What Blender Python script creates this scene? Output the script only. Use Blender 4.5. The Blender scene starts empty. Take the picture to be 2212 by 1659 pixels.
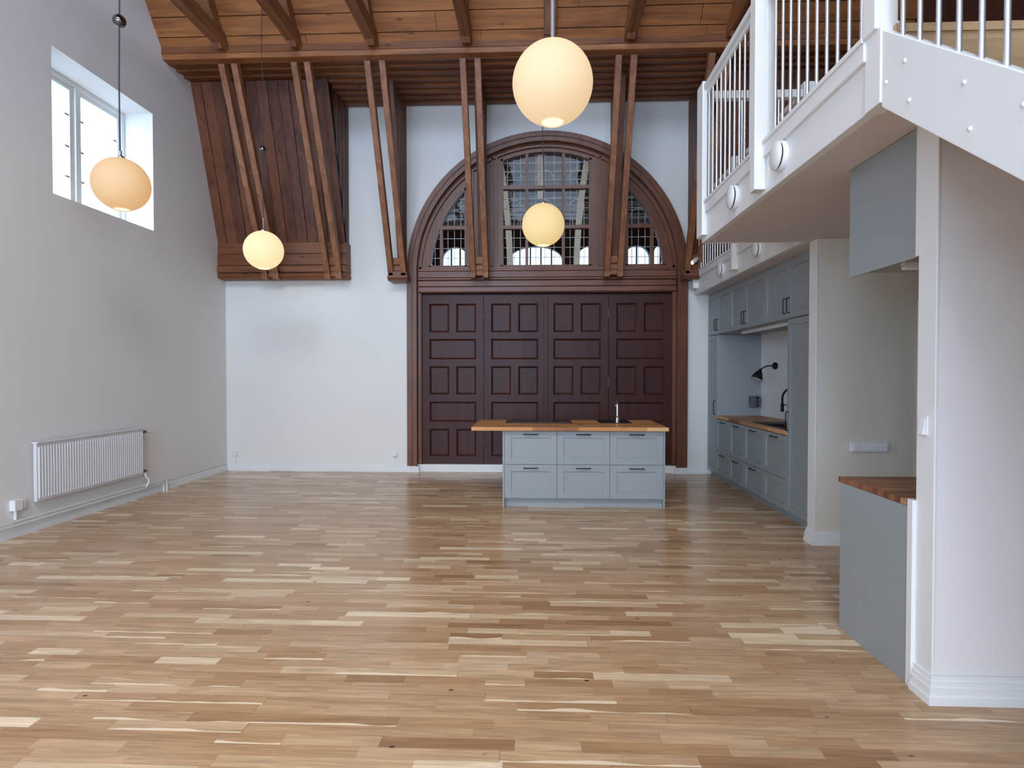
import bpy, math, random
from mathutils import Vector, Matrix
random.seed(7)
scene = bpy.context.scene
COL = scene.collection

# ------------------------------------------------------------------ camera, world, light, exposure
F_PX = 1250.0
YAW = math.atan(51 / F_PX)
PITCH = math.atan(21.5 / F_PX * math.cos(YAW))
cam_data = bpy.data.cameras.new('camera')
cam_data.sensor_fit = 'HORIZONTAL'
cam_data.sensor_width = 36.0
cam_data.lens = 36.0 * F_PX / 2212.0
cam_data.clip_start = 0.05
cam = bpy.data.objects.new('camera', cam_data)
COL.objects.link(cam)
cam.location = (0, 0, 1.5)
cam.rotation_euler = (math.pi / 2 - PITCH, 0, YAW)
scene.camera = cam

scene.view_settings.view_transform = 'Standard'
scene.view_settings.look = 'None'
scene.view_settings.gamma = 1.0
scene.view_settings.use_curve_mapping = False
scene.view_settings.exposure = 0.0

world = bpy.data.worlds.new('daylight')
scene.world = world
world.use_nodes = True
wn = world.node_tree
bg = wn.nodes['Background']
bg.inputs['Color'].default_value = (0.76, 0.87, 1.0, 1)
# cloudy sky, brightest behind and to the right of the camera (sun side), dimmer over the shaded side
w_tc = wn.nodes.new('ShaderNodeTexCoord')
w_dot = wn.nodes.new('ShaderNodeVectorMath')
w_dot.operation = 'DOT_PRODUCT'
w_dot.inputs[1].default_value = (0.42, -0.80, 0.43)
wn.links.new(w_tc.outputs['Generated'], w_dot.inputs[0])
w_map = wn.nodes.new('ShaderNodeMapRange')
w_map.interpolation_type = 'SMOOTHSTEP'
w_map.inputs['From Min'].default_value = -0.1
w_map.inputs['From Max'].default_value = 0.75
w_map.inputs['To Min'].default_value = 3.0
w_map.inputs['To Max'].default_value = 17.0
wn.links.new(w_dot.outputs['Value'], w_map.inputs['Value'])
wn.links.new(w_map.outputs[0], bg.inputs['Strength'])
# bluer towards the horizon, whiter cloud overhead
w_sep = wn.nodes.new('ShaderNodeSeparateXYZ')
wn.links.new(w_tc.outputs['Generated'], w_sep.inputs[0])
w_el = wn.nodes.new('ShaderNodeValToRGB')
w_el.color_ramp.elements[0].position = 0.15
w_el.color_ramp.elements[0].color = (0.50, 0.70, 1.0, 1)
w_el.color_ramp.elements[1].position = 0.62
w_el.color_ramp.elements[1].color = (0.96, 0.96, 0.94, 1)
wn.links.new(w_sep.outputs['Z'], w_el.inputs['Fac'])
wn.links.new(w_el.outputs['Color'], bg.inputs['Color'])


def portal(name, loc, rot, sx, sy):
    l = bpy.data.lights.new(name, 'AREA')
    l.shape = 'RECTANGLE'
    l.size = sx
    l.size_y = sy
    l.cycles.is_portal = True
    o = bpy.data.objects.new(name, l)
    o.location = loc
    o.rotation_euler = rot
    COL.objects.link(o)
    return o


R90 = math.pi / 2
# daylight comes in through the left window, the rear windows behind the camera and the added, unseen roof lights and right window
portal('daylight_left_window', (-5.34, 6.36, 4.03), (0, -R90, 0), 1.3, 1.5)
REAR_Y = -4.4
REAR_WINS = [(-4.2, -2.0), (-1.3, 0.9)]
for (a, b) in REAR_WINS:
    portal('daylight_rear_window', ((a + b) / 2, REAR_Y - 0.36, 2.75), (R90, 0, 0), b - a, 3.3)
portal('daylight_side_window', (-5.34, 0.9, 4.03), (0, -R90, 0), 1.4, 2.2)
ADDED_RIGHT_WIN = (-4.0, -0.9, 1.0, 4.6)  # window added out of view to throw more light on the left wall
portal('daylight_added_right_window', (4.95, -2.45, 2.8), (0, R90, 0), 3.6, 3.1)
SKY_X = [(-3.6, -1.4), (-0.8, 1.4)]      # added roof windows in the rear slope, unseen, to brighten the room
SKY_S = (1.4, 3.6)                       # distance up the slope
_sl = 1.30
_c = Vector((0, -2.96, 5.60)) + Vector((0, 1, _sl)).normalized() * (sum(SKY_S) / 2) + Vector((0, -_sl, 1)).normalized() * 0.16
for (a, b) in SKY_X:
    portal('daylight_added_roof_window', ((a + b) / 2, _c.y, _c.z), (math.atan(_sl), 0, 0), b - a, SKY_S[1] - SKY_S[0])


def sun_area(name, loc, rot, sx, sy, power, color):
    l = bpy.data.lights.new(name, 'AREA')
    l.shape = 'RECTANGLE'
    l.size = sx
    l.size_y = sy
    l.energy = power
    l.color = color
    o = bpy.data.objects.new(name, l)
    o.location = loc
    o.rotation_euler = rot
    COL.objects.link(o)
    return o


# ------------------------------------------------------------------ mesh helpers
class MB:
    def __init__(s):
        s.v, s.f, s.sm = [], [], []

    def add(s, vs, fs, smooth=False):
        n = len(s.v)
        s.v += [tuple(v) for v in vs]
        s.f += [tuple(i + n for i in f) for f in fs]
        s.sm += [smooth] * len(fs)
        return s

    def obox(s, o, a, b, c):
        o, a, b, c = map(Vector, (o, a, b, c))
        vs = [o, o + a, o + a + b, o + b, o + c, o + a + c, o + a + b + c, o + b + c]
        fs = [(0, 3, 2, 1), (4, 5, 6, 7), (0, 1, 5, 4), (1, 2, 6, 5), (2, 3, 7, 6), (3, 0, 4, 7)]
        if a.cross(b).dot(c) < 0:
            fs = [tuple(reversed(f)) for f in fs]
        return s.add(vs, fs)

    def box(s, x0, x1, y0, y1, z0, z1):
        return s.obox((min(x0, x1), min(y0, y1), min(z0, z1)), (abs(x1 - x0), 0, 0), (0, abs(y1 - y0), 0), (0, 0, abs(z1 - z0)))

    def prism(s, pts, ext):
        """pts: closed 3D polygon (planar), ext: extrusion vector"""
        pts = [Vector(p) for p in pts]
        ext = Vector(ext)
        n = len(pts)
        nrm = Vector((0, 0, 0))
        for i in range(n):
            nrm += pts[i].cross(pts[(i + 1) % n])
        flip = nrm.dot(ext) > 0
        vs = pts + [p + ext for p in pts]
        a = tuple(range(n))
        b = tuple(range(n, 2 * n))
        fs = [tuple(reversed(a)), b] + [(i, (i + 1) % n, n + (i + 1) % n, n + i) for i in range(n)]
        if not flip:
            fs = [tuple(reversed(f)) for f in fs]
        return s.add(vs, fs)

    def strip(s, la, lb, ext):
        """quads between two polylines, extruded: row of hexahedra"""
        for i in range(len(la) - 1):
            s.prism([la[i], la[i + 1], lb[i + 1], lb[i]], ext)
        return s

    def tube(s, pts, r, seg=12, caps=True):
        pts = [Vector(p) for p in pts]
        rs = r if isinstance(r, (list, tuple)) else [r] * len(pts)
        up = None
        rings = []
        for i, p in enumerate(pts):
            if i == 0:
                d = pts[1] - p
            elif i == len(pts) - 1:
                d = p - pts[i - 1]
            else:
                d = (pts[i + 1] - p).normalized() + (p - pts[i - 1]).normalized()
            d.normalize()
            if up is None:
                t = Vector((0, 0, 1)) if abs(d.z) < 0.9 else Vector((1, 0, 0))
                up = (t - d * t.dot(d)).normalized()
            else:
                up = (up - d * up.dot(d)).normalized()
            w = d.cross(up)
            rings.append([p + (up * math.cos(2 * math.pi * k / seg) + w * math.sin(2 * math.pi * k / seg)) * rs[i] for k in range(seg)])
        vs = [v for ring in rings for v in ring]
        fs = []
        for i in range(len(pts) - 1):
            for k in range(seg):
                k2 = (k + 1) % seg
                fs.append((i * seg + k, i * seg + k2, (i + 1) * seg + k2, (i + 1) * seg + k))
        s.add(vs, fs, True)
        if caps:
            m = len(pts) - 1
            s.add(rings[0], [tuple(reversed(range(seg)))])
            s.add(rings[m], [tuple(range(seg))])
        return s

    def lathe(s, o, axis, prof, seg=32, smooth=True):
        """prof: list of (radius, height along axis)"""
        o = Vector(o)
        ax = Vector(axis).normalized()
        t = Vector((0, 0, 1)) if abs(ax.z) < 0.9 else Vector((1, 0, 0))
        u = (t - ax * t.dot(ax)).normalized()
        w = ax.cross(u)
        vs, fs = [], []
        for (r, h) in prof:
            for k in range(seg):
                a = 2 * math.pi * k / seg
                vs.append(o + ax * h + (u * math.cos(a) + w * math.sin(a)) * max(r, 1e-4))
        for i in range(len(prof) - 1):
            for k in range(seg):
                k2 = (k + 1) % seg
                fs.append((i * seg + k, i * seg + k2, (i + 1) * seg + k2, (i + 1) * seg + k))
        return s.add(vs, fs, smooth)

    def build(s, name, m, parent=None, kind=None, bevel=0.0):
        me = bpy.data.meshes.new(name)
        if parent is not None:
            wl = Vector(parent.get('_w', (0, 0, 0)))
        else:
            xs = [v[0] for v in s.v]
            ys = [v[1] for v in s.v]
            zs = [v[2] for v in s.v]
            wl = Vector(((min(xs) + max(xs)) / 2, (min(ys) + max(ys)) / 2, min(zs)))
        me.from_pydata([tuple(Vector(v) - wl) for v in s.v], [], s.f)
        me.polygons.foreach_set('use_smooth', s.sm)
        me.update()
        me.materials.append(m)
        o = bpy.data.objects.new(name, me)
        COL.objects.link(o)
        if parent is not None:
            o.parent = parent
            o['_w'] = tuple(wl)
        else:
            o.location = wl
            o['_w'] = tuple(wl)
        if kind:
            o['kind'] = kind
        if bevel > 0:
            md = o.modifiers.new('bevel', 'BEVEL')
            md.width = bevel
            md.segments = 2
            md.limit_method = 'ANGLE'
        return o


def thing(name, label, cat, loc=(0, 0, 0), group=None):
    o = bpy.data.objects.new(name, None)
    o.empty_display_size = 0.1
    COL.objects.link(o)
    o.location = loc
    o['_w'] = tuple(loc)
    o['label'] = label
    o['category'] = cat
    if group:
        o['group'] = group
    return o


def tag(o, label, cat, group=None):
    o['label'] = label
    o['category'] = cat
    if group:
        o['group'] = group
    return o


def struct(name, loc=(0, 0, 0)):
    o = bpy.data.objects.new(name, None)
    COL.objects.link(o)
    o.location = loc
    o['_w'] = tuple(loc)
    o['kind'] = 'structure'
    return o


def S(name, mb, m, parent=None, bevel=0.0):
    return mb.build(name, m, parent, None if parent is not None else 'structure', bevel)


# ------------------------------------------------------------------ materials
def srgb(r, g, b):
    def c(x):
        x /= 255.0
        return x / 12.92 if x <= 0.04045 else ((x + 0.055) / 1.055) ** 2.4
    return (c(r), c(g), c(b), 1)


class N:
    def __init__(s, name):
        s.m = bpy.data.materials.new(name)
        s.m.use_nodes = True
        s.t = s.m.node_tree
        s.b = s.t.nodes['Principled BSDF']

    def n(s, typ, **kw):
        nd = s.t.nodes.new(typ)
        for k, v in kw.items():
            setattr(nd, k, v)
        return nd

    def l(s, a, b):
        s.t.links.new(a, b)

    def math(s, op, a, b=None, c=None):
        nd = s.n('ShaderNodeMath', operation=op)
        for i, x in enumerate((a, b, c)):
            if x is None:
                continue
            if isinstance(x, (int, float)):
                nd.inputs[i].default_value = x
            else:
                s.l(x, nd.inputs[i])
        return nd.outputs[0]


def mat_paint(name, col, rough=0.5, noise=0.03, scale=6, bump=0.0, bscale=120, spec=0.5, metallic=0.0):
    k = N(name)
    b = k.b
    b.inputs['Roughness'].default_value = rough
    b.inputs['Metallic'].default_value = metallic
    b.inputs['Specular IOR Level'].default_value = spec
    tc = k.n('ShaderNodeTexCoord')
    nz = k.n('ShaderNodeTexNoise')
    nz.inputs['Scale'].default_value = scale
    nz.inputs['Detail'].default_value = 4
    k.l(tc.outputs['Object'], nz.inputs['Vector'])
    mx = k.n('ShaderNodeMix', data_type='RGBA')
    mx.inputs['A'].default_value = tuple(c * (1 - noise) for c in col[:3]) + (1,)
    mx.inputs['B'].default_value = tuple(min(1, c * (1 + noise)) for c in col[:3]) + (1,)
    k.l(nz.outputs['Fac'], mx.inputs['Factor'])
    k.l(mx.outputs['Result'], b.inputs['Base Color'])
    if bump > 0:
        n2 = k.n('ShaderNodeTexNoise')
        n2.inputs['Scale'].default_value = bscale
        n2.inputs['Detail'].default_value = 3
        k.l(tc.outputs['Object'], n2.inputs['Vector'])
        bp = k.n('ShaderNodeBump')
        bp.inputs['Strength'].default_value = bump
        bp.inputs['Distance'].default_value = 0.004
        k.l(n2.outputs['Fac'], bp.inputs['Height'])
        k.l(bp.outputs['Normal'], b.inputs['Normal'])
    return k.m


def mat_wood(name, dark, light, axis='X', rough=0.5, scale=1.0, knots=True, spec=0.4, plank=None):
    """stained wood with grain along one axis; knots are small dark ovals"""
    k = N(name)
    b = k.b
    b.inputs['Roughness'].default_value = rough
    b.inputs['Specular IOR Level'].default_value = spec
    tc = k.n('ShaderNodeTexCoord')
    mp = k.n('ShaderNodeMapping')
    sc = [14.0 * scale] * 3
    sc['XYZ'.index(axis)] = 1.1 * scale
    mp.inputs['Scale'].default_value = sc
    k.l(tc.outputs['Object'], mp.inputs['Vector'])
    nz = k.n('ShaderNodeTexNoise')
    nz.inputs['Scale'].default_value = 1.0
    nz.inputs['Detail'].default_value = 6
    nz.inputs['Roughness'].default_value = 0.65
    nz.inputs['Distortion'].default_value = 0.6
    k.l(mp.outputs['Vector'], nz.inputs['Vector'])
    n3 = k.n('ShaderNodeTexNoise')
    n3.inputs['Scale'].default_value = 1.3
    n3.inputs['Detail'].default_value = 2
    k.l(tc.outputs['Object'], n3.inputs['Vector'])
    oi = k.n('ShaderNodeObjectInfo')
    s = k.math('MULTIPLY_ADD', nz.outputs['Fac'], 0.7, k.math('MULTIPLY', n3.outputs['Fac'], 0.3))
    if plank:
        ax, w = plank
        sp = k.n('ShaderNodeSeparateXYZ')
        k.l(tc.outputs['Object'], sp.inputs[0])
        idx = k.math('FLOOR', k.math('DIVIDE', sp.outputs['XYZ'.index(ax)], w))
        wn_ = k.n('ShaderNodeTexWhiteNoise', noise_dimensions='1D')
        k.l(idx, wn_.inputs['W'])
        s = k.math('ADD', s, k.math('MULTIPLY_ADD', wn_.outputs['Value'], 0.2, -0.10))
    rp = k.n('ShaderNodeValToRGB')
    rp.color_ramp.elements[0].position = 0.3
    rp.color_ramp.elements[0].color = dark
    rp.color_ramp.elements[1].position = 0.72
    rp.color_ramp.elements[1].color = light
    k.l(s, rp.inputs['Fac'])
    out = rp.outputs['Color']
    if knots:
        mp2 = k.n('ShaderNodeMapping')
        s2 = [5.0] * 3
        s2['XYZ'.index(axis)] = 2.4
        mp2.inputs['Scale'].default_value = s2
        k.l(tc.outputs['Object'], mp2.inputs['Vector'])
        vo = k.n('ShaderNodeTexVoronoi')
        vo.inputs['Scale'].default_value = 1.0
        k.l(mp2.outputs['Vector'], vo.inputs['Vector'])
        kr = k.n('ShaderNodeValToRGB')
        kr.color_ramp.elements[0].position = 0.05
        kr.color_ramp.elements[0].color = (0.25, 0.25, 0.25, 1)
        kr.color_ramp.elements[1].position = 0.13
        kr.color_ramp.elements[1].color = (1, 1, 1, 1)
        k.l(vo.outputs['Distance'], kr.inputs['Fac'])
        mu = k.n('ShaderNodeMix', data_type='RGBA', blend_type='MULTIPLY')
        mu.inputs['Factor'].default_value = 0.8
        k.l(out, mu.inputs['A'])
        k.l(kr.outputs['Color'], mu.inputs['B'])
        out = mu.outputs['Result']
    k.l(out, b.inputs['Base Color'])
    bp = k.n('ShaderNodeBump')
    bp.inputs['Strength'].default_value = 0.15
    bp.inputs['Distance'].default_value = 0.003
    k.l(nz.outputs['Fac'], bp.inputs['Height'])
    k.l(bp.outputs['Normal'], b.inputs['Normal'])
    return k.m


def mat_parquet(name, W, L, stops, axis_u='X', axis_v='Y', rough=0.33, grain=0.16, gap=0.0012, sap=0.1, w2=None):
    """strip parquet: rows W wide with staves of random length about L along axis_u"""
    k = N(name)
    b = k.b
    tc = k.n('ShaderNodeTexCoord')
    geo = k.n('ShaderNodeNewGeometry')
    sp = k.n('ShaderNodeSeparateXYZ')
    k.l(geo.outputs['Position'], sp.inputs[0])
    u = sp.outputs['XYZ'.index(axis_u)]
    v = sp.outputs['XYZ'.index(axis_v)]
    vr = k.math('DIVIDE', v, W)
    row = k.math('FLOOR', vr)
    wr = k.n('ShaderNodeTexWhiteNoise', noise_dimensions='1D')
    k.l(row, wr.inputs['W'])
    wr2 = k.n('ShaderNodeTexWhiteNoise', noise_dimensions='1D')
    k.l(k.math('ADD', row, 317.3), wr2.inputs['W'])
    ln = k.math('MULTIPLY_ADD', wr2.outputs['Value'], L * 0.7, L * 0.65)
    ur = k.math('ADD', k.math('DIVIDE', u, ln), k.math('MULTIPLY', wr.outputs['Value'], 41.0))
    # vary stave lengths inside the row
    wob = k.math('MULTIPLY', k.math('SINE', k.math('MULTIPLY', ur, 2.3)), 0.27)
    ur = k.math('ADD', ur, wob)
    cell = k.math('FLOOR', ur)
    cx = k.n('ShaderNodeCombineXYZ')
    k.l(cell, cx.inputs[0])
    k.l(row, cx.inputs[1])
    wc = k.n('ShaderNodeTexWhiteNoise', noise_dimensions='3D')
    k.l(cx.outputs[0], wc.inputs['Vector'])
    rp = k.n('ShaderNodeValToRGB')
    els = rp.color_ramp.elements
    els[0].position, els[0].color = stops[0]
    els[1].position, els[1].color = stops[-1]
    for p, c in stops[1:-1]:
        e = els.new(p)
        e.color = c
    k.l(wc.outputs['Value'], rp.inputs['Fac'])
    # grain, shifted per stave
    co = k.n('ShaderNodeCombineXYZ')
    k.l(k.math('MULTIPLY', u, 2.6), co.inputs[0])
    k.l(k.math('MULTIPLY', v, 38.0), co.inputs[1])
    k.l(k.math('MULTIPLY', wc.outputs['Value'], 77.0), co.inputs[2])
    gn = k.n('ShaderNodeTexNoise')
    gn.inputs['Scale'].default_value = 1.0
    gn.inputs['Detail'].default_value = 6
    gn.inputs['Roughness'].default_value = 0.6
    gn.inputs['Distortion'].default_value = 1.2
    k.l(co.outputs[0], gn.inputs['Vector'])
    gm = k.n('ShaderNodeMapRange')
    gm.inputs['From Min'].default_value = 0.3
    gm.inputs['From Max'].default_value = 0.7
    gm.inputs['To Min'].default_value = 1 - grain
    gm.inputs['To Max'].default_value = 1 + grain * 0.6
    k.l(gn.outputs['Fac'], gm.inputs['Value'])
    hs = k.n('ShaderNodeMix', data_type='RGBA', blend_type='MULTIPLY')
    hs.inputs['Factor'].default_value = 1
    k.l(rp.outputs['Color'], hs.inputs['A'])
    cg = k.n('ShaderNodeCombineXYZ')
    for i in range(3):
        k.l(gm.outputs[0], cg.inputs[i])
    k.l(cg.outputs[0], hs.inputs['B'])
    col = hs.outputs['Result']
    # sapwood: pale edge along one side of a few staves, its border wandering with the grain
    fv = k.math('SUBTRACT', vr, row)
    w5 = k.n('ShaderNodeTexWhiteNoise', noise_dimensions='3D')
    ad = k.n('ShaderNodeVectorMath', operation='ADD')
    k.l(cx.outputs[0], ad.inputs[0])
    ad.inputs[1].default_value = (13.7, 91.1, 5.5)
    k.l(ad.outputs[0], w5.inputs['Vector'])
    low = k.n('ShaderNodeTexNoise')
    low.inputs['Scale'].default_value = 1.0
    low.inputs['Detail'].default_value = 1
    cl = k.n('ShaderNodeCombineXYZ')
    k.l(k.math('MULTIPLY', u, 4.0), cl.inputs[0])
    k.l(k.math('MULTIPLY', row, 3.3), cl.inputs[1])
    k.l(cl.outputs[0], low.inputs['Vector'])
    edge = k.math('MULTIPLY_ADD', low.outputs['Fac'], 0.9, -0.28)
    m1 = k.math('LESS_THAN', fv, edge)
    m2 = k.math('LESS_THAN', w5.outputs['Value'], sap)
    ms = k.math('MULTIPLY', m1, m2)
    mx = k.n('ShaderNodeMix', data_type='RGBA')
    k.l(ms, mx.inputs['Factor'])
    k.l(col, mx.inputs['A'])
    mx.inputs['B'].default_value = srgb(232, 212, 182)
    col = mx.outputs['Result']
    # knots
    vo = k.n('ShaderNodeTexVoronoi')
    vo.inputs['Scale'].default_value = 1.0
    ck = k.n('ShaderNodeCombineXYZ')
    k.l(k.math('MULTIPLY', u, 3.4), ck.inputs[0])
    k.l(k.math('MULTIPLY', v, 5.5), ck.inputs[1])
    k.l(ck.outputs[0], vo.inputs['Vector'])
    kn = k.n('ShaderNodeValToRGB')
    kn.color_ramp.elements[0].position = 0.022
    kn.color_ramp.elements[0].color = (0.16, 0.12, 0.1, 1)
    kn.color_ramp.elements[1].position = 0.062
    kn.color_ramp.elements[1].color = (1, 1, 1, 1)
    k.l(vo.outputs['Distance'], kn.inputs['Fac'])
    mk = k.n('ShaderNodeMix', data_type='RGBA', blend_type='MULTIPLY')
    mk.inputs['Factor'].default_value = 1
    k.l(col, mk.inputs['A'])
    k.l(kn.outputs['Color'], mk.inputs['B'])
    col = mk.outputs['Result']
    # fine dark joints between staves
    fu = k.math('SUBTRACT', ur, cell)
    j1 = k.math('LESS_THAN', fv, gap / W)
    j2 = k.math('LESS_THAN', fu, gap * 1.2 / L)
    jj = k.math('MAXIMUM', j1, j2)
    mj = k.n('ShaderNodeMix', data_type='RGBA')
    k.l(k.math('MULTIPLY', jj, 0.45), mj.inputs['Factor'])
    k.l(col, mj.inputs['A'])
    mj.inputs['B'].default_value = (0.08, 0.05, 0.03, 1)
    k.l(mj.outputs['Result'], b.inputs['Base Color'])
    b.inputs['Roughness'].default_value = rough
    b.inputs['Specular IOR Level'].default_value = 0.36
    bp = k.n('ShaderNodeBump')
    bp.inputs['Strength'].default_value = 0.05
    bp.inputs['Distance'].default_value = 0.002
    k.l(gn.outputs['Fac'], bp.inputs['Height'])
    k.l(bp.outputs['Normal'], b.inputs['Normal'])
    return k.m


def mat_glass(name, tint=(0.93, 0.96, 0.95), refl=0.12):
    k = N(name)
    k.t.nodes.remove(k.b)
    out = k.t.nodes['Material Output']
    tr = k.n('ShaderNodeBsdfTransparent')
    tr.inputs['Color'].default_value = tint + (1,)
    gl = k.n('ShaderNodeBsdfGlossy')
    gl.inputs['Roughness'].default_value = 0.03
    nz = k.n('ShaderNodeTexNoise')
    nz.inputs['Scale'].default_value = 5
    tc = k.n('ShaderNodeTexCoord')
    k.l(tc.outputs['Object'], nz.inputs['Vector'])
    bp = k.n('ShaderNodeBump')
    bp.inputs['Strength'].default_value = 0.1
    bp.inputs['Distance'].default_value = 0.01
    k.l(nz.outputs['Fac'], bp.inputs['Height'])
    k.l(bp.outputs['Normal'], gl.inputs['Normal'])
    mx = k.n('ShaderNodeMixShader')
    mx.inputs[0].default_value = refl
    k.l(tr.outputs[0], mx.inputs[1])
    k.l(gl.outputs[0], mx.inputs[2])
    k.l(mx.outputs[0], out.inputs['Surface'])
    return k.m


def mat_opal(name, col, strength, base=(0.30, 0.26, 0.19, 1)):
    k = N(name)
    b = k.b
    b.inputs['Base Color'].default_value = base
    b.inputs['Roughness'].default_value = 0.6
    b.inputs['Specular IOR Level'].default_value = 0.2
    b.inputs['Emission Color'].default_value = col
    b.inputs['Emission Strength'].default_value = strength
    nz = k.n('ShaderNodeTexNoise')
    nz.inputs['Scale'].default_value = 2.5
    tc = k.n('ShaderNodeTexCoord')
    k.l(tc.outputs['Object'], nz.inputs['Vector'])
    k.l(k.math('MULTIPLY_ADD', nz.outputs['Fac'], 0.15 * strength, 0.925 * strength), b.inputs['Emission Strength'])
    return k.m


M = {}
M['plaster'] = mat_paint('white_plaster', (0.80, 0.775, 0.755, 1), 0.9, 0.02, 1.2, 0.12, 60, 0.2)
M['plaster_back'] = mat_paint('white_plaster_back', (0.81, 0.80, 0.755, 1), 0.9, 0.025, 1.5, 0.12, 60, 0.2)
M['beige'] = mat_paint('greige_wall_paint', (0.76, 0.72, 0.62, 1), 0.9, 0.02, 2, 0.08, 80, 0.2)
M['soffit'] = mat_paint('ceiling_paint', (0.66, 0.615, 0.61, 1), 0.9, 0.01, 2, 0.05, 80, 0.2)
M['white'] = mat_paint('white_lacquer', (0.80, 0.81, 0.80, 1), 0.45, 0.015, 4, 0.04, 50)
M['white_plastic'] = mat_paint('white_plastic', (0.82, 0.82, 0.82, 1), 0.35, 0.01, 8)
M['radiator'] = mat_paint('radiator_enamel', (0.70, 0.69, 0.70, 1), 0.4, 0.01, 8)
M['black'] = mat_paint('black_metal', (0.010, 0.010, 0.012, 1), 0.5, 0.05, 9, spec=0.25)
M['blackglass'] = mat_paint('black_ceramic_glass', (0.006, 0.006, 0.008, 1), 0.12, 0.05, 9, spec=0.15)
M['bronze'] = mat_paint('bronze_valve', (0.09, 0.06, 0.05, 1), 0.4, 0.1, 9)
M['steel'] = mat_paint('brushed_steel', (0.86, 0.88, 0.92, 1), 0.32, 0.03, 30, metallic=0.82)
M['chrome'] = mat_paint('chrome', (0.8, 0.8, 0.82, 1), 0.08, 0.02, 30, metallic=1.0)
M['grey'] = mat_paint('grey_green_cabinet_paint', (0.300, 0.335, 0.341, 1), 0.45, 0.02, 5, 0.03, 90)
M['socket_grey'] = mat_paint('dark_grey_plastic', (0.10, 0.105, 0.12, 1), 0.45, 0.03, 8)
M['rodgrey'] = mat_paint('satin_grey_rod', (0.22, 0.21, 0.22, 1), 0.4, 0.03, 9)
M['chrome_dark'] = mat_paint('dark_polished_metal', (0.20, 0.20, 0.22, 1), 0.12, 0.03, 9, metallic=1.0)
M['cord'] = mat_paint('dark_cord', (0.05, 0.045, 0.05, 1), 0.6, 0.05, 8)
M['gravel'] = mat_paint('garden_ground', (0.12, 0.14, 0.10, 1), 0.9, 0.3, 2)

roofD, roofL = srgb(96, 54, 26), srgb(182, 116, 64)
M['roofX'] = mat_wood('stained_pine_boards', roofD, roofL, 'X', 0.5)
M['roofY'] = mat_wood('stained_pine_beam', srgb(84, 48, 28), srgb(158, 104, 64), 'Y', 0.5)
M['roofZ'] = mat_wood('stained_pine_upright', srgb(100, 58, 38), srgb(176, 120, 82), 'Z', 0.5)
M['panelZ'] = mat_wood('dark_stained_panelling', srgb(74, 40, 27), srgb(134, 82, 54), 'Z', 0.5, plank=('X', 0.155))
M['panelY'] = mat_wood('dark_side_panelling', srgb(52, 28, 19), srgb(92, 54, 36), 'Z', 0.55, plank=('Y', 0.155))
M['panelX'] = mat_wood('dark_stained_soffit_boards', srgb(80, 44, 24), srgb(150, 92, 54), 'X', 0.5)
M['archX'] = mat_wood('brown_varnished_rail', srgb(84, 44, 28), srgb(134, 82, 54), 'X', 0.38, knots=False, spec=0.5)
M['archZ'] = mat_wood('brown_varnished_frame', srgb(80, 42, 22), srgb(132, 76, 42), 'Z', 0.38, knots=False, spec=0.5)
M['door'] = mat_wood('oxblood_varnished_door', srgb(52, 24, 20), srgb(80, 42, 34), 'Z', 0.40, knots=False, spec=0.26)
M['tread'] = mat_wood('pale_oak_tread', srgb(168, 138, 104), srgb(205, 178, 142), 'X', 0.5, knots=False)
M['hallwood'] = mat_wood('dark_hall_timber', srgb(52, 34, 26), srgb(96, 70, 54), 'X', 0.6)
M['halldeck'] = mat_paint('hall_roof_deck', (0.16, 0.135, 0.115, 1), 0.8, 0.1, 3)
M['hallpale'] = mat_paint('pale_hall_timber', (0.30, 0.29, 0.26, 1), 0.7, 0.05, 3)
M['floor'] = mat_parquet('oak_strip_parquet', 0.069, 0.46, [
    (0.0, srgb(158, 121, 88)), (0.07, srgb(174, 137, 101)), (0.25, srgb(184, 148, 112)), (0.55, srgb(190, 156, 121)), (0.82, srgb(199, 167, 132)),
    (0.92, srgb(210, 181, 148)), (1.0, srgb(234, 213, 182))], sap=0.13, rough=0.22, grain=0.30)
M['worktop'] = mat_parquet('oak_butcher_block', 0.045, 0.5, [
    (0.0, srgb(150, 92, 48)), (0.3, srgb(186, 124, 70)), (0.7, srgb(204, 146, 88)), (1.0, srgb(222, 174, 120))],
    rough=0.4, grain=0.14, sap=0.0, gap=0.0006)
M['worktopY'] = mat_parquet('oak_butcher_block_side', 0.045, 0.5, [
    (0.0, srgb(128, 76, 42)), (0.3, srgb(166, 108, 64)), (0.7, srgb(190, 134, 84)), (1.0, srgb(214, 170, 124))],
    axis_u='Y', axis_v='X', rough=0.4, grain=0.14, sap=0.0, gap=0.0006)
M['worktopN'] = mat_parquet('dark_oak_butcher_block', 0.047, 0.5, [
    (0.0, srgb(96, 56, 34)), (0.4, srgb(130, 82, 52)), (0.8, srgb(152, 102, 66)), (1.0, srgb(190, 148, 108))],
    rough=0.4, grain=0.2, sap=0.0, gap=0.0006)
M['glass'] = mat_glass('clear_window_glass', refl=0.03)
M['leadglass'] = mat_glass('old_leaded_glass', (0.86, 0.90, 0.88), 0.012)
M['lead'] = mat_paint('grey_lead_came', (0.42, 0.43, 0.42, 1), 0.5, 0.05, 20)
M['bulb'] = mat_opal('lit_bulb', (1.0, 0.90, 0.58, 1), 1.3)
M['led'] = mat_opal('lit_spot_lens', (1.0, 0.96, 0.86, 1), 3.0)


# ================================================================== ROOM SHELL
LX, BY = -4.80, 8.80          # left wall face, back wall face
RX = 4.60                     # right wall face
WT = 0.55                     # outer wall thickness

S('floor', MB().box(LX - 0.1, RX + 0.1, REAR_Y - 0.1, BY + 0.3, -0.12, 0), M['floor'])

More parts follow.
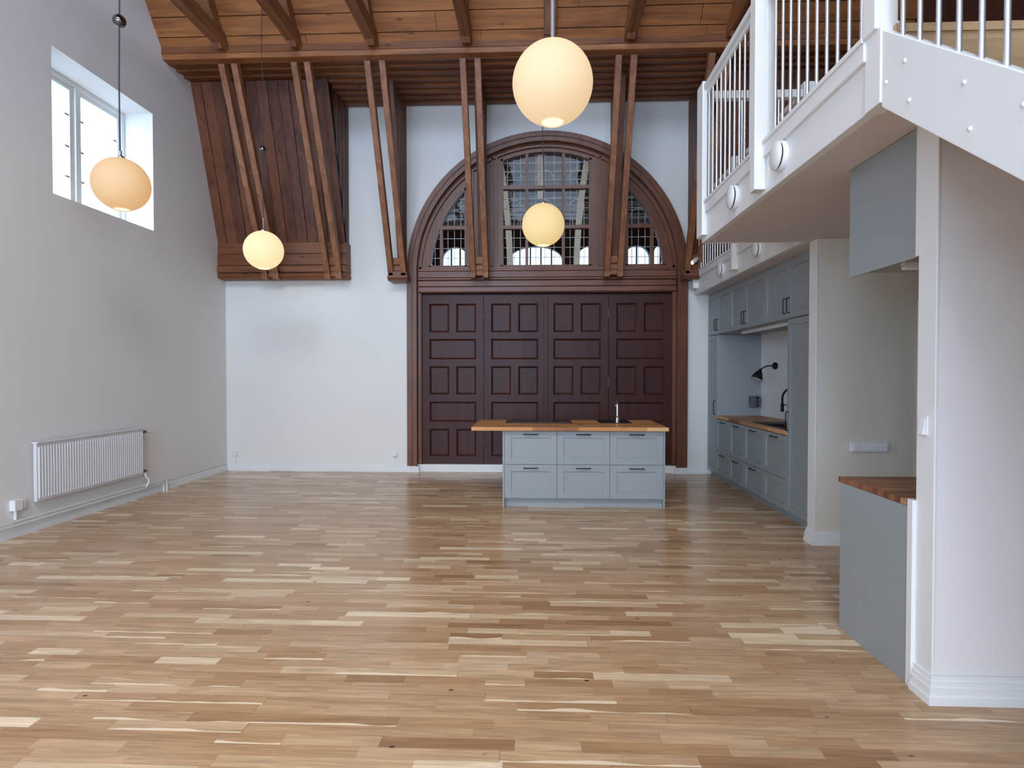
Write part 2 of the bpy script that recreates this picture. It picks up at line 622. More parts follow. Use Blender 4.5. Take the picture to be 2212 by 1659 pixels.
# left wall with the two deep window openings
wl = MB()
wins_left = [(5.60, 7.12, 3.30, 4.76), (-0.3, 2.1, 3.30, 4.76)]
ys = [REAR_Y - 0.4, -0.3, 2.1, 5.60, 7.12, BY + 0.5]
for i in range(len(ys) - 1):
    y0, y1 = ys[i], ys[i + 1]
    if (y0, y1) in [(w[0], w[1]) for w in wins_left]:
        wl.box(LX - WT, LX, y0, y1, -0.12, 3.30)
        wl.box(LX - WT, LX, y0, y1, 4.76, 12.8)
    else:
        wl.box(LX - WT, LX, y0, y1, -0.12, 12.8)
S('wall_left', wl, M['plaster'])
wr_ = MB()
wr_.box(RX, RX + 0.3, REAR_Y - 0.4, ADDED_RIGHT_WIN[0], -0.12, 12.8).box(RX, RX + 0.3, ADDED_RIGHT_WIN[1], BY + 0.5, -0.12, 12.8)
wr_.box(RX, RX + 0.3, ADDED_RIGHT_WIN[0], ADDED_RIGHT_WIN[1], -0.12, ADDED_RIGHT_WIN[2]).box(RX, RX + 0.3, ADDED_RIGHT_WIN[0], ADDED_RIGHT_WIN[1], ADDED_RIGHT_WIN[3], 12.8)
S('wall_right', wr_, M['plaster'])
S('wall_light_block', MB().box(2.50, RX, -0.6, -0.45, 0, 10.5), M['plaster'])  # unseen wall added to block rear light and keep the loft dark

# rear wall behind the camera, three tall windows
rw = MB()
xs = [LX - 0.3] + [e for w in REAR_WINS for e in w] + [RX + 0.3]
for i in range(len(xs) - 1):
    if i % 2 == 0:
        rw.box(xs[i], xs[i + 1], REAR_Y - 0.35, REAR_Y, -0.12, 6.2)
    else:
        rw.box(xs[i], xs[i + 1], REAR_Y - 0.35, REAR_Y, -0.12, 1.1)
        rw.box(xs[i], xs[i + 1], REAR_Y - 0.35, REAR_Y, 4.4, 6.2)
S('wall_rear', rw, M['plaster'])
for wi, (a, b) in enumerate(REAR_WINS):
    w = struct('window_%d' % (wi + 3), ((a + b) / 2, REAR_Y - 0.25, 1.1))
    m = MB()
    y0, y1 = REAR_Y - 0.28, REAR_Y - 0.2
    for x in (a, (a + b) / 2 - 0.035, b - 0.07):
        m.box(x, x + 0.07, y0, y1, 1.1, 4.4)
    for z in (1.1, 2.2, 3.3, 4.33):
        m.box(a, b, y0, y1, z, z + 0.07)
    m.build('window_frame', M['white'], w)

# back wall with the arched opening
ACX, ACZ, AR = 0.155, 3.03, 2.11
OR_ = 2.05                     # opening radius
bw = MB()
bw.box(LX - 0.1, ACX - OR_, BY, BY + 0.45, -0.12, 6.0)
bw.box(ACX + OR_, RX + 0.1, BY, BY + 0.45, -0.12, 6.0)
NA = 48
la, lb = [], []
for i in range(NA + 1):
    a = math.pi * i / NA
    la.append((ACX - OR_ * math.cos(a), BY, ACZ + OR_ * math.sin(a)))
    lb.append((ACX - OR_ * math.cos(a), BY, 6.0))
bw.strip(la, lb, (0, 0.45, 0))
S('wall_back', bw, M['plaster_back'])

# ------------------------------------------------------------------ ceiling: boarded roof, soffit, steep panels
ceil = struct('ceiling', (0, 2.2, 5.56))
SL = 1.30                      # roof slope (rise / run)
PY, PZ = 7.36, 5.60            # foot of the roof slope
RIDGE_Y = 2.2
RIDGE_Z = PZ + (PY - RIDGE_Y) * SL
sdir = Vector((0, -1, SL)).normalized()
snrm = Vector((0, SL, 1)).normalized()
rf = MB()
bwid = 0.215
slen = (RIDGE_Z - PZ) / sdir.z
nb = int(slen / bwid) + 1
rnd = random.Random(3)
for j in range(nb):
    s0 = j * bwid
    s1 = s0 + bwid - 0.010
    # boards butt-jointed at random places
    x = LX - 0.02
    while x < RX + 0.02:
        L = rnd.uniform(1.4, 3.6)
        x1 = min(x + L, RX + 0.02)
        off = rnd.uniform(0, 0.014)
        o = Vector((x, PY, PZ)) + sdir * s0 + snrm * off
        rf.obox(o, (x1 - x - 0.006, 0, 0), sdir * (s1 - s0), snrm * 0.03)
        x = x1
rf.build('roof_boards', M['roofX'], ceil)
dk = MB()
dk.obox(Vector((LX - 0.3, PY, PZ)) + snrm * 0.04, (RX - LX + 0.6, 0, 0), sdir * (slen + 0.2), snrm * 0.15)
o = Vector((LX - 0.3, RIDGE_Y * 2 - PY, PZ))
sd2 = Vector((0, 1, SL)).normalized()
sn2 = Vector((0, -SL, 1)).normalized()
dk.obox(o, (RX - LX + 0.6, 0, 0), sd2 * SKY_S[0], sn2 * 0.15)
dk.obox(o + sd2 * SKY_S[1], (RX - LX + 0.6, 0, 0), sd2 * (slen + 0.2 - SKY_S[1]), sn2 * 0.15)
edges = [LX - 0.3, SKY_X[0][0], SKY_X[0][1], SKY_X[1][0], SKY_X[1][1], RX + 0.3]
for i in (0, 2, 4):
    dk.obox(Vector((edges[i], o.y, o.z)) + sd2 * SKY_S[0], (edges[i + 1] - edges[i], 0, 0), sd2 * (SKY_S[1] - SKY_S[0]), sn2 * 0.15)
dk.box(LX - 0.3, RX + 0.3, REAR_Y - 0.4, RIDGE_Y * 2 - PY + 0.1, PZ, PZ + 0.2)
dk.build('roof_deck', M['panelX'], ceil)

# flat soffit between purlin and back wall: lipped boards running along the room
sf = MB()
SY0, SY1 = 7.44, 8.80
nS = 8
for j in range(nS):
    y0 = SY0 + (SY1 - SY0) * j / nS
    y1 = SY0 + (SY1 - SY0) * (j + 1) / nS - 0.006
    pts = [(LX - 0.02, y0, 5.535), (LX - 0.02, y0, 5.60), (LX - 0.02, y1, 5.60), (LX - 0.02, y1, 5.572)]
    sf.prism(pts, (RX - LX + 0.04, 0, 0))
sf.build('soffit_boards', M['panelX'], ceil)
MB().box(LX - 0.1, RX + 0.1, 7.3, BY + 0.45, 5.605, 5.75).build('soffit_deck', M['panelX'], ceil)

# purlin board along the foot of the roof
pu = MB()
pu.prism([(LX - 0.02, 7.34, 5.735), (LX - 0.02, 7.31, 5.60), (LX - 0.02, 7.33, 5.545), (LX - 0.02, 7.46, 5.545), (LX - 0.02, 7.46, 5.735)], (RX - LX + 0.04, 0, 0))
S('trim_1', pu, M['roofX'], bevel=0.006)


# steep boarded panels left and right of the door bay
def steep_panel(x0, x1, cheek_x):
    """planks run up the slope; boxed cornice at the foot; triangular cheek towards the door bay"""
    p = MB()
    a = Vector((0, 8.60, 3.46))
    b = Vector((0, 7.93, 5.56))
    d = b - a
    n = Vector((0, d.z, -d.y)).normalized()
    x = x0
    k = 0
    r = random.Random(11)
    while x < x1 - 1e-4:
        w = min(0.155, x1 - x)
        off = 0.007 * (k % 2)
        p.obox(Vector((x, a.y, a.z)) + n * (-off if False else off), (w - 0.008, 0, 0), d, n * 0.03)
        x += w
        k += 1
    p.build('steep_panel_boards', M['panelZ'], ceil)
    # backing so that no gap shows
    MB().obox(Vector((x0, a.y, a.z)) + n * 0.035, (x1 - x0, 0, 0), d, n * 0.05).build('steep_panel_backing', M['panelZ'], ceil)
    c = MB()
    if cheek_x is not None:
        s = 1 if cheek_x > (x0 + x1) / 2 else -1
        c.prism([(cheek_x, 8.60, 3.40), (cheek_x, 7.93, 5.56), (cheek_x, BY, 5.56), (cheek_x, BY, 3.40)], (0.03 * -s, 0, 0))
        # cover strip on the front edge
        nn = n
        c.obox(Vector((cheek_x - (0.09 if s > 0 else 0), a.y - 0.03, a.z)), (0.09, 0, 0), d, nn * 0.05)
        for q in range(5):
            yy = 8.10 + q * 0.14
            if yy > 8.15:
                c.box(cheek_x - 0.002, cheek_x + 0.008 * s, yy, yy + 0.012, 3.5 + max(0, (8.6 - yy)) / 0.67 * 2.1, 5.56)
        c.build('panel_cheek', M['panelZ'], ceil)
    # cornice box
    q = MB()
    ex0, ex1 = x0, x1 + (0.03 if cheek_x is not None and cheek_x > x0 + 0.1 else 0)
    q.box(ex0, ex1 - 0.008, 8.60, BY - 0.001, 2.99, 3.48)
    q.box(ex0, ex1 - 0.004, 8.585, BY - 0.002, 3.31, 3.47)
    q.box(ex0, ex1 - 0.002, 8.575, BY - 0.003, 3.14, 3.30)
    q.box(ex0, ex1, 8.56, BY, 3.03, 3.125)
    pr = [(ex0, 8.56, 2.985), (ex0, 8.60, 2.94), (ex0, BY, 2.94), (ex0, BY, 3.0), (ex0, 8.56, 3.0)]
    q.prism(pr, (ex1 - ex0, 0, 0))
    q.build('cornice', M['panelX'], ceil, bevel=0.004)


steep_panel(LX - 0.01, -2.86, -2.86)
steep_panel(2.52, RX, 2.52)

# ------------------------------------------------------------------ timber braces under the purlin
BR = [
    (-3.96, 0.085, False, 'pair of slender brown struts nearest the left wall, behind the small globe lamp'),
    (-3.01, 0.085, False, 'pair of slender brown struts at the right edge of the steep boarded panel'),
    (-2.05, 0.095, True, 'pair of brown struts standing clear of the white wall left of the arch'),
    (-0.83, 0.095, True, 'pair of brown struts crossing the left side of the arched window frame'),
    (1.135, 0.095, True, 'pair of brown struts crossing the right side of the arched window frame'),
    (2.29, 0.095, True, 'pair of brown struts beside the white loft railing at the arch right edge'),
]
for (bx, half, fin, lab) in BR:
    g = thing('roof_brace', lab, 'roof brace', (bx, 8.55, 2.95), 'timber braces under the purlin')
    a = Vector((0, 8.56, 3.05))
    b = Vector((0, 7.40, 5.545))
    d = b - a
    for s in (-1, 1):
        m = MB()
        x0 = bx + s * half - 0.04
        m.obox((x0, a.y - 0.06, a.z - 0.06), (0.08, 0, 0), d, Vector((0, d.z, -d.y)).normalized() * 0.10)
        m.box(x0, x0 + 0.08, a.y - 0.06, a.y + 0.09, 2.92, a.z)
        m.build('strut', M['roofZ'], g, bevel=0.006)
    c = MB()
    w = 0.055
    c.box(bx - w, bx + w, 8.50, BY - 0.1, 3.12, 3.22)
    c.box(bx - w - 0.01, bx + w + 0.01, 8.53, BY - 0.1, 3.03, 3.09)
    c.box(bx - w, bx + w, 8.55, BY - 0.1, 2.96, 3.12)
    c.build('corbel', M['roofX'], g, bevel=0.004)
    if fin:
        f = MB()
        t = 0.05
        fx = bx + 0.035
        f.prism([(fx - t, 8.66, 3.10), (fx - t, 7.95, 5.545), (fx - t, BY - 0.005, 5.545), (fx - t, BY - 0.005, 3.10)], (2 * t, 0, 0))
        for yy in (8.25, 8.42, 8.58, 8.70):
            zz = 3.10 + (8.66 - yy) / 0.71 * 2.445 if yy < 8.66 else 3.10
            f.box(fx + t, fx + t + 0.01, yy, yy + 0.02, zz + 0.05, 5.54)
        f.build('cheek_board', M['panelZ'], g)
        if abs(bx) > 1.9:
            q = MB()
            q.box(bx - 0.125, bx + 0.145, 8.50, BY - 0.005, 2.955, 3.02)
            q.prism([(bx - 0.14, 8.48, 2.955), (bx - 0.14, 8.48, 2.925), (bx - 0.14, 8.53, 2.885), (bx - 0.14, BY - 0.005, 2.885), (bx - 0.14, BY - 0.005, 2.955)], (0.30, 0, 0))
            q.build('foot_moulding', M['archX'], g, bevel=0.004)

MB().box(RX - 0.03, RX - 0.005, -0.44, BY, 3.02, 12.0).build('side_panelling', M['panelY'], ceil)
MB().box(2.52, RX - 0.03, -0.445, -0.42, 3.0, 9.0).build('light_block_panelling', M['panelZ'], ceil)  # dark cladding on the added light-blocking wall

# horizontal tie beams with rafters above them
TB = [
    (-3.98, 'brown tie beam nearest the left wall, running overhead from the purlin'),
    (-3.03, 'second brown tie beam from the left wall, above the small far globe lamp'),
    (-2.05, 'third brown tie beam from the left wall, over the struts left of the arch'),
    (-0.86, 'brown tie beam meeting the purlin left of the large globe lamp'),
    (1.16, 'brown tie beam meeting the purlin right of the large globe lamp'),
    (2.40, 'brown tie beam beside the white loft railing, last on the right'),
]
for (tx, lab) in TB:
    g = thing('tie_beam', lab, 'ceiling beam', (tx, 2.2, 5.62), 'tie beams under the boarded roof')
    m = MB().box(tx - 0.065, tx + 0.065, RIDGE_Y * 2 - 7.33, 7.33, 5.63, 5.80)
    m.build('beam', M['roofY'], g, bevel=0.008)
    r = MB()
    o = Vector((tx - 0.05, PY, PZ)) - snrm * 0.17 + sdir * 0.1
    r.obox(o, (0.10, 0, 0), sdir * (slen - 0.2), snrm * 0.165)
    r.build('rafter', M['roofY'], g, bevel=0.006)
g = thing('rafter', 'narrow brown rafter on the roof boards behind the large globe lamp', 'ceiling beam', (0.17, 5.0, 5.7))
r = MB()
r.obox(Vector((0.10, PY, PZ)) - snrm * 0.09 + sdir * 0.16, (0.145, 0, 0), sdir * (slen - 0.3), snrm * 0.085)
r.build('beam', M['roofY'], g, bevel=0.006)

# iron hook on the soffit
m = MB()
m.tube([(-2.50, 8.58, 5.55), (-2.50, 8.57, 5.50), (-2.47, 8.56, 5.46), (-2.44, 8.55, 5.47), (-2.44, 8.55, 5.50)], 0.012, 8)
tag(m.build('iron_hook', M['bronze']), 'small dark iron hook under the soffit above the white wall', 'hook')

# ------------------------------------------------------------------ arched casing, transom, tympanum windows
def arch_ring(mb, r0, r1, y0, y1, zfoot=0.10):
    la, lb = [], []
    la.append((ACX - r0, y0, zfoot))
    lb.append((ACX - r1, y0, zfoot))
    n = 64
    for i in range(n + 1):
        a = math.pi * i / n
        la.append((ACX - r0 * math.cos(a), y0, ACZ + r0 * math.sin(a)))
        lb.append((ACX - r1 * math.cos(a), y0, ACZ + r1 * math.sin(a)))
    la.append((ACX + r0, y0, zfoot))
    lb.append((ACX + r1, y0, zfoot))
    mb.strip(la, lb, (0, y1 - y0, 0))


ring = struct('trim_2', (ACX, BY, 0.1))
m = MB()
arch_ring(m, 1.985, AR, 8.725, 8.95)
m.build('casing', M['archZ'], ring)
m = MB()
arch_ring(m, 2.03, 2.065, 8.705, 8.73)
arch_ring(m, 1.955, 1.985, 8.70, 8.95)
m.build('casing_bead', M['archZ'], ring)
m = MB()
arch_ring(m, 1.90, 1.955, 8.80, 8.99)
m.build('inner_reveal', M['archZ'], ring)

TY = 8.84                     # face of the tympanum joinery
tym = struct('trim_3', (ACX, TY, 2.7))
ZT = 2.735


def ring_z(u, r):
    return ACZ + math.sqrt(max(0, r * r - u * u))


WT_R = (0.69 ** 2 + 0.14 ** 2) / (2 * 0.14)


def mid_top(u):
    return 4.90 - (WT_R - math.sqrt(WT_R * WT_R - u * u))


ZS = 3.14
UM, UI, RG = 0.685, 1.205, 1.80
m = MB()
for s in (-1, 1):
    lo, hi = [], []
    for i in range(13):
        u = UM + (UI - UM) * i / 12
        lo.append((ACX + s * u, TY, ZS - 0.03))
        hi.append((ACX + s * u, TY, ring_z(u, 1.93)))
    m.strip(lo, hi, (0, 0.12, 0))
    # ring part outside the side windows
    u1 = UI
    a0, a1 = 0.0, math.acos(UI / 1.93)
    la, lb = [], []
    for i in range(21):
        a = a0 + (math.acos(UI / RG) - a0) * i / 20
        a2 = a0 + (a1 - a0) * i / 20
        la.append((ACX + s * RG * math.cos(a), TY, ACZ + RG * math.sin(a)))
        lb.append((ACX + s * 1.93 * math.cos(a2), TY, ACZ + 1.93 * math.sin(a2)))
    m.strip(la, lb, (0, 0.12, 0))
lo, hi = [], []
for i in range(25):
    u = -UM + 2 * UM * i / 24
    lo.append((ACX + u, TY, mid_top(u)))
    hi.append((ACX + u, TY, ring_z(u, 1.93)))
m.strip(lo, hi, (0, 0.12, 0))
m.build('tympanum_board', M['archZ'], tym)
m = MB()
for s in (-1, 1):
    for (u, w, d) in ((0.735, 0.03, 0.03), (0.80, 0.025, 0.04), (1.10, 0.03, 0.03), (1.16, 0.02, 0.04)):
        zt = ring_z(u + w, 1.93)
        x = ACX + s * u
        m.box(min(x, x + s * w), max(x, x + s * w), TY - d, TY, ZS - 0.02, zt)
m.build('mullion_moulding', M['archZ'], tym)
m = MB()
XL, XR = ACX - 1.94, ACX + 1.94
m.box(XL, XR, 8.80, 8.98, ZT, ZS)
m.box(XL, XR, 8.775, 8.98, 3.065, 3.10)
m.box(XL, XR, 8.735, 8.98, 2.925, 2.955)
m.box(XL, XR, 8.76, 8.98, 2.83, 2.915)
m.box(XL, XR, 8.745, 8.98, 2.745, 2.82)
m.box(XL, XR, 8.77, 8.98, 2.965, 3.06)
m.build('transom', M['archX'], tym, bevel=0.006)


def window_leaded(name, kind):
    w = struct(name, (ACX, TY + 0.05, ZS))
    fr, gl, ld = MB(), MB(), MB()
    yF, yG = TY - 0.012, TY + 0.07
    fw = 0.035

    def came(x0, x1, z0, z1):
        ld.box(x0, x1, yG - 0.006, yG + 0.006, z0, z1)

    def arc(cx, cz, r, a0, a1):
        n = 10
        pts = [(cx + r * math.cos(a0 + (a1 - a0) * i / n), yG, cz + r * math.sin(a0 + (a1 - a0) * i / n)) for i in range(n + 1)]
        ld.tube(pts, 0.006, 6)
    if kind == 'mid':
        x0, x1 = ACX - UM, ACX + UM
        fr.box(x0, x0 + fw, yF, yF + 0.1, ZS, mid_top(UM) + 0.0)
        fr.box(x1 - fw, x1, yF, yF + 0.1, ZS, mid_top(UM) + 0.0)
        fr.box(x0, x1, yF, yF + 0.1, ZS - 0.02, ZS + 0.02)
        lo, hi = [], []
        for i in range(17):
            u = -UM + 2 * UM * i / 16
            lo.append((ACX + u, yF, mid_top(u) - 0.035))
            hi.append((ACX + u, yF, mid_top(u) + 0.01))
        fr.strip(lo, hi, (0, 0.1, 0))
        vx = [-0.135, 0.42]
        for x in vx:
            fr.box(x - 0.022, x + 0.022, yF + 0.01, yF + 0.09, ZS, mid_top(x - ACX))
        hz = [3.735, 4.335]
        for z in hz:
            fr.box(x0, x1, yF + 0.005, yF + 0.09, z - 0.027, z + 0.027)
        gp = [(x0, yG, ZS), (x1, yG, ZS)] + [(ACX + UM - 2 * UM * i / 16, yG, mid_top(UM - 2 * UM * i / 16)) for i in range(17)]
        gl.add(gp, [tuple(range(len(gp)))])
        colsx = [(x0, vx[0]), (vx[0], vx[1]), (vx[1], x1)]
        rows = [(ZS, hz[0]), (hz[0], hz[1]), (hz[1], 4.86)]
        for ci, (a, b) in enumerate(colsx):
            for k in range(1, 4):
                xx = a + (b - a) * k / 4
                for (r0, r1) in rows:
                    top = min(r1, mid_top(xx - ACX) - 0.03)
                    came(xx - 0.004, xx + 0.004, r0, top)
            for (r0, r1) in rows:
                for k in range(1, 4):
                    zz = r0 + (r1 - r0) * k / 4
                    if zz < mid_top(max(abs(a - ACX), abs(b - ACX))) - 0.02:
                        came(a, b, zz - 0.004, zz + 0.004)
            cx = (a + b) / 2
            arc(cx, rows[1][0] + 0.32, 0.11, 0, math.pi)
            arc(cx - 0.13, rows[1][0] + 0.12, 0.2, -0.6, 0.9)
            arc(cx + 0.13, rows[1][0] + 0.12, 0.2, math.pi - 0.9, math.pi + 0.6)
            arc(cx, rows[2][0] + 0.16, 0.12, 0, math.pi)
    else:
        s = -1 if kind == 'left' else 1
        X = lambda u: ACX + s * u
        arcpts = []
        a1 = math.acos(UI / RG)
        a0 = math.asin((ZS - ACZ) / RG)
        for i in range(17):
            a = a0 + (a1 - a0) * i / 16
            arcpts.append((RG * math.cos(a), ACZ + RG * math.sin(a)))
        xa, xb = sorted((X(UI), X(UI + fw)))
        fr.box(xa, xb, yF, yF + 0.1, ZS, ring_z(UI + fw, RG))
        xa, xb = sorted((X(UI), X(RG)))
        fr.box(xa, xb, yF, yF + 0.1, ZS - 0.02, ZS + 0.02)
        lo = [(X(p[0]), yF, p[1]) for p in arcpts]
        hi = [(X(ACX + (p[0] - ACX) * 1.0 - 0.035 * p[0] / RG), yF, p[1] - 0.035 * (p[1] - ACZ) / RG) for p in arcpts]
        fr.strip(lo, hi, (0, 0.1, 0))
        zr = 3.735
        xa, xb = sorted((X(UI), X(math.sqrt(RG ** 2 - (zr - ACZ) ** 2))))
        fr.box(xa, xb, yF + 0.005, yF + 0.09, zr - 0.027, zr + 0.027)
        um = 1.60
        xa, xb = sorted((X(um - 0.022), X(um + 0.022)))
        fr.box(xa, xb, yF + 0.01, yF + 0.09, ZS, min(zr, ring_z(um, RG)))
        gp = [(X(UI), yG, ZS)] + [(X(p[0]), yG, p[1]) for p in arcpts]
        gl.add(gp, [tuple(range(len(gp)))])
        for k in range(1, 6):
            u = UI + k * 0.1
            if u < RG - 0.02:
                came(X(u) - 0.004, X(u) + 0.004, ZS, ring_z(u, RG))
        zz = ZS + 0.145
        while zz < ring_z(UI, RG) - 0.05:
            um2 = math.sqrt(RG ** 2 - (zz - ACZ) ** 2)
            xa, xb = sorted((X(UI), X(um2)))
            came(xa, xb, zz - 0.004, zz + 0.004)
            zz += 0.15
        arc(X(UI + 0.2), 3.9, 0.12, 0, math.pi)
    fr.build('window_frame', M['archZ'], w)
    gl.build('pane', M['leadglass'], w)
    ld.build('lead_cames', M['lead'], w)


window_leaded('window_6', 'left')
window_leaded('window_7', 'mid')
window_leaded('window_8', 'right')

# ------------------------------------------------------------------ the four-leaf door
door = struct('door_1', (ACX, 8.86, 0.12))
DX0, DX1, DZ0, DZ1 = ACX - 1.955, ACX + 1.955, 0.12, ZT
fr = MB()
fr.box(DX0, DX0 + 0.05, 8.79, 8.96, DZ0, DZ1)
fr.box(DX1 - 0.05, DX1, 8.79, 8.96, DZ0, DZ1)
fr.build('door_frame', M['archZ'], door, bevel=0.005)
MB().box(DX0 - 0.03, DX1 + 0.03, 8.965, 9.02, 0.0, 2.80).build('door_light_block', M['door'], door)  # board added behind the leaves to stop hall light leaking through gaps
lw = (DX1 - DX0 - 0.10) / 4
for i in range(4):
    x0 = DX0 + 0.05 + i * lw + 0.004
    x1 = x0 + lw - 0.008
    zt = DZ1 - 0.02
    m = MB()
    yb, yf, yp = 8.94, 8.855, 8.885
    m.box(x0, x1, yp + 0.0, yb, DZ0, zt)
    st = 0.112
    # openings rows (z0,z1,split)
    rows = [(0.235, 0.655, True), (0.765, 1.075, False), (1.185, 1.62, True), (1.725, 2.04, False), (2.14, 2.58, True)]
    xl, xr = x0 + st, x1 - st
    m.box(x0, xl, yf, yp, DZ0, zt)
    m.box(xr, x1, yf, yp, DZ0, zt)
    zprev = DZ0
    ops = []
    for (a, b, sp) in rows:
        m.box(xl, xr, yf, yp, zprev, a)
        if sp:
            xm = (xl + xr) / 2
            m.box(xm - 0.055, xm + 0.055, yf, yp, a, b)
            ops += [(xl, xm - 0.055, a, b), (xm + 0.055, xr, a, b)]
        else:
            ops.append((xl, xr, a, b))
        zprev = b
    m.box(xl, xr, yf, yp, zprev, zt)
    # sloped mouldings round each opening + raised field
    t = 0.028
    for (a, b, c, d) in ops:
        q = [(a, c), (b, c), (b, d), (a, d)]
        qi = [(a + t, c + t), (b - t, c + t), (b - t, d - t), (a + t, d - t)]
        for e in range(4):
            f = (e + 1) % 4
            m.add([(q[e][0], yf + 0.004, q[e][1]), (q[f][0], yf + 0.004, q[f][1]), (qi[f][0], yp - 0.001, qi[f][1]), (qi[e][0], yp - 0.001, qi[e][1])], [(0, 1, 2, 3)])
    leaf = m.build('door_leaf', M['door'], door)
    # astragal and hinges
    if i == 1:
        k = MB().box(x1 - 0.03, x1 + 0.035, 8.835, 8.856, DZ0, zt)
        k.build('meeting_stile_cover', M['door'], door, bevel=0.004)
    if i in (0, 2):
        for z in (0.45, 1.38, 2.42):
            MB().tube([(x1 + 0.004, 8.85, z - 0.07), (x1 + 0.004, 8.85, z + 0.07)], 0.012, 8).build('hinge', M['bronze'], door)
S('trim_4', MB().box(ACX - 2.11, ACX + 2.11, 8.79, 8.95, 0, 0.115).box(ACX - 2.11, ACX - 1.93, 8.72, 8.80, 0, 0.10).box(ACX + 1.93, ACX + 2.11, 8.72, 8.80, 0, 0.10), M['white'], bevel=0.004)


# ------------------------------------------------------------------ baseboards
def skirting(name, p0, p1, nrm, h=0.115, e0=0.0):
    """stepped white skirting from p0 to p1 (xy), nrm points into the room"""
    p0 = Vector((p0[0], p0[1], 0))
    p1 = Vector((p1[0], p1[1], 0))
    n = Vector((nrm[0], nrm[1], 0))
    mb = MB()
    d = p1 - p0
    for (t, z0, z1) in ((0.030, 0.0, 0.035), (0.022, 0.035, 0.075), (0.015, 0.075, 0.10), (0.008, 0.10, h)):
        e = d.normalized() * (t * e0)
        mb.obox(p0 - e + Vector((0, 0, z0)), d + e, n * t, (0, 0, z1 - z0))
    return S(name, mb, M['white'])


skirting('baseboard_left', (LX, REAR_Y), (LX, BY), (1, 0), 0.10)
skirting('baseboard_back', (LX, BY), (ACX - 2.12, BY), (0, -1))
skirting('baseboard_corner', (ACX + 2.12, BY), (2.58, BY), (0, -1))

# ------------------------------------------------------------------ left window
def casement(name, y0, y1, z0, z1, xo):
    w = struct(name, (xo, (y0 + y1) / 2, z0))
    f = MB()
    fw = 0.055
    f.box(xo - 0.06, xo + 0.02, y0, y0 + fw, z0, z1)
    f.box(xo - 0.06, xo + 0.02, y1 - fw, y1, z0, z1)
    f.box(xo - 0.06, xo + 0.02, y0 + fw, y1 - fw, z1 - fw, z1)
    f.box(xo - 0.06, xo + 0.02, y0 + fw, y1 - fw, z0, z0 + fw)
    ym = (y0 + y1) / 2
    f.box(xo - 0.05, xo + 0.03, ym - 0.03, ym + 0.03, z0 + fw, z1 - fw)
    f.build('window_frame', M['white'], w, bevel=0.006)
    for (a, b) in ((y0 + fw, ym - 0.03), (ym + 0.03, y1 - fw)):
        s = MB()
        sw = 0.05
        s.box(xo - 0.05, xo, a, a + sw, z0 + fw, z1 - fw)
        s.box(xo - 0.05, xo, b - sw, b, z0 + fw, z1 - fw)
        s.box(xo - 0.05, xo, a + sw, b - sw, z1 - fw - sw, z1 - fw)
        s.box(xo - 0.05, xo, a + sw, b - sw, z0 + fw, z0 + fw + sw)
        sh = s.build('sash', M['white'], w, bevel=0.005)
        g = MB().box(xo - 0.03, xo - 0.026, a + sw, b - sw, z0 + fw + sw, z1 - fw - sw)
        g.build('pane', M['glass'], sh)
        for k in (0.27, 0.5, 0.74):
            z = z0 + (z1 - z0) * k
            h = MB()
            for yy in (a + sw + 0.0, b - sw - 0.05):
                h.box(xo - 0.026, xo - 0.008, yy, yy + 0.05, z - 0.006, z + 0.006)
            h.build('bar_stub', M['bronze'], sh)
        h = MB()
        for k in (0.25, 0.5, 0.75):
            z = z0 + (z1 - z0) * k
            h.tube([(xo + 0.012, a + 0.005, z - 0.035), (xo + 0.012, a + 0.005, z + 0.035)], 0.01, 8)
        h.build('hinge', M['bronze'], sh)
    return w


casement('window_1', 5.60, 7.12, 3.30, 4.76, LX - 0.38)
casement('window_2', -0.3, 2.1, 3.30, 4.76, LX - 0.38)

# ================================================================== LOFT
BX = 1.50                     # outer face of the near loft beam
FX = 2.38                     # outer face of the far loft beam
LZ0, LZ1 = 2.68, 3.00
EY = 5.32                     # far edge of the near loft part
NY = 2.60                     # near edge
loft = struct('ceiling_loft', (2.8, 5.0, LZ0))
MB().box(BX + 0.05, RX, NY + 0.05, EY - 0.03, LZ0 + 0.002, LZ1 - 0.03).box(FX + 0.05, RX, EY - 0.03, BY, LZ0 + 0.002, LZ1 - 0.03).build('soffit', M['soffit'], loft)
MB().box(BX + 0.05, RX, NY + 0.03, EY - 0.03, LZ1 - 0.028, LZ1).box(FX + 0.05, RX, EY - 0.03, BY, LZ1 - 0.028, LZ1).build('loft_floor_boards', M['tread'], loft)
m = MB()
m.box(BX, BX + 0.05, NY, EY, LZ0, LZ1)
m.box(FX, FX + 0.05, EY, BY, LZ0, LZ1)
m.box(BX + 0.05, FX, EY - 0.03, EY, LZ0, LZ1)
m.box(BX + 0.05, RX, NY, NY + 0.05, LZ0, LZ1)
m.build('edge_beam', M['white'], loft, bevel=0.003)
m = MB()
m.box(BX - 0.022, BX, NY + 0.1, EY, LZ1 - 0.09, LZ1 - 0.005)
m.box(BX - 0.032, BX + 0.06, NY + 0.1, EY, LZ1 - 0.005, LZ1 + 0.02)
m.box(FX - 0.022, FX, EY, BY, LZ1 - 0.09, LZ1 - 0.005)
m.box(FX - 0.032, FX + 0.06, EY, BY, LZ1 - 0.005, LZ1 + 0.02)
m.build('edge_moulding', M['white'], loft, bevel=0.004)


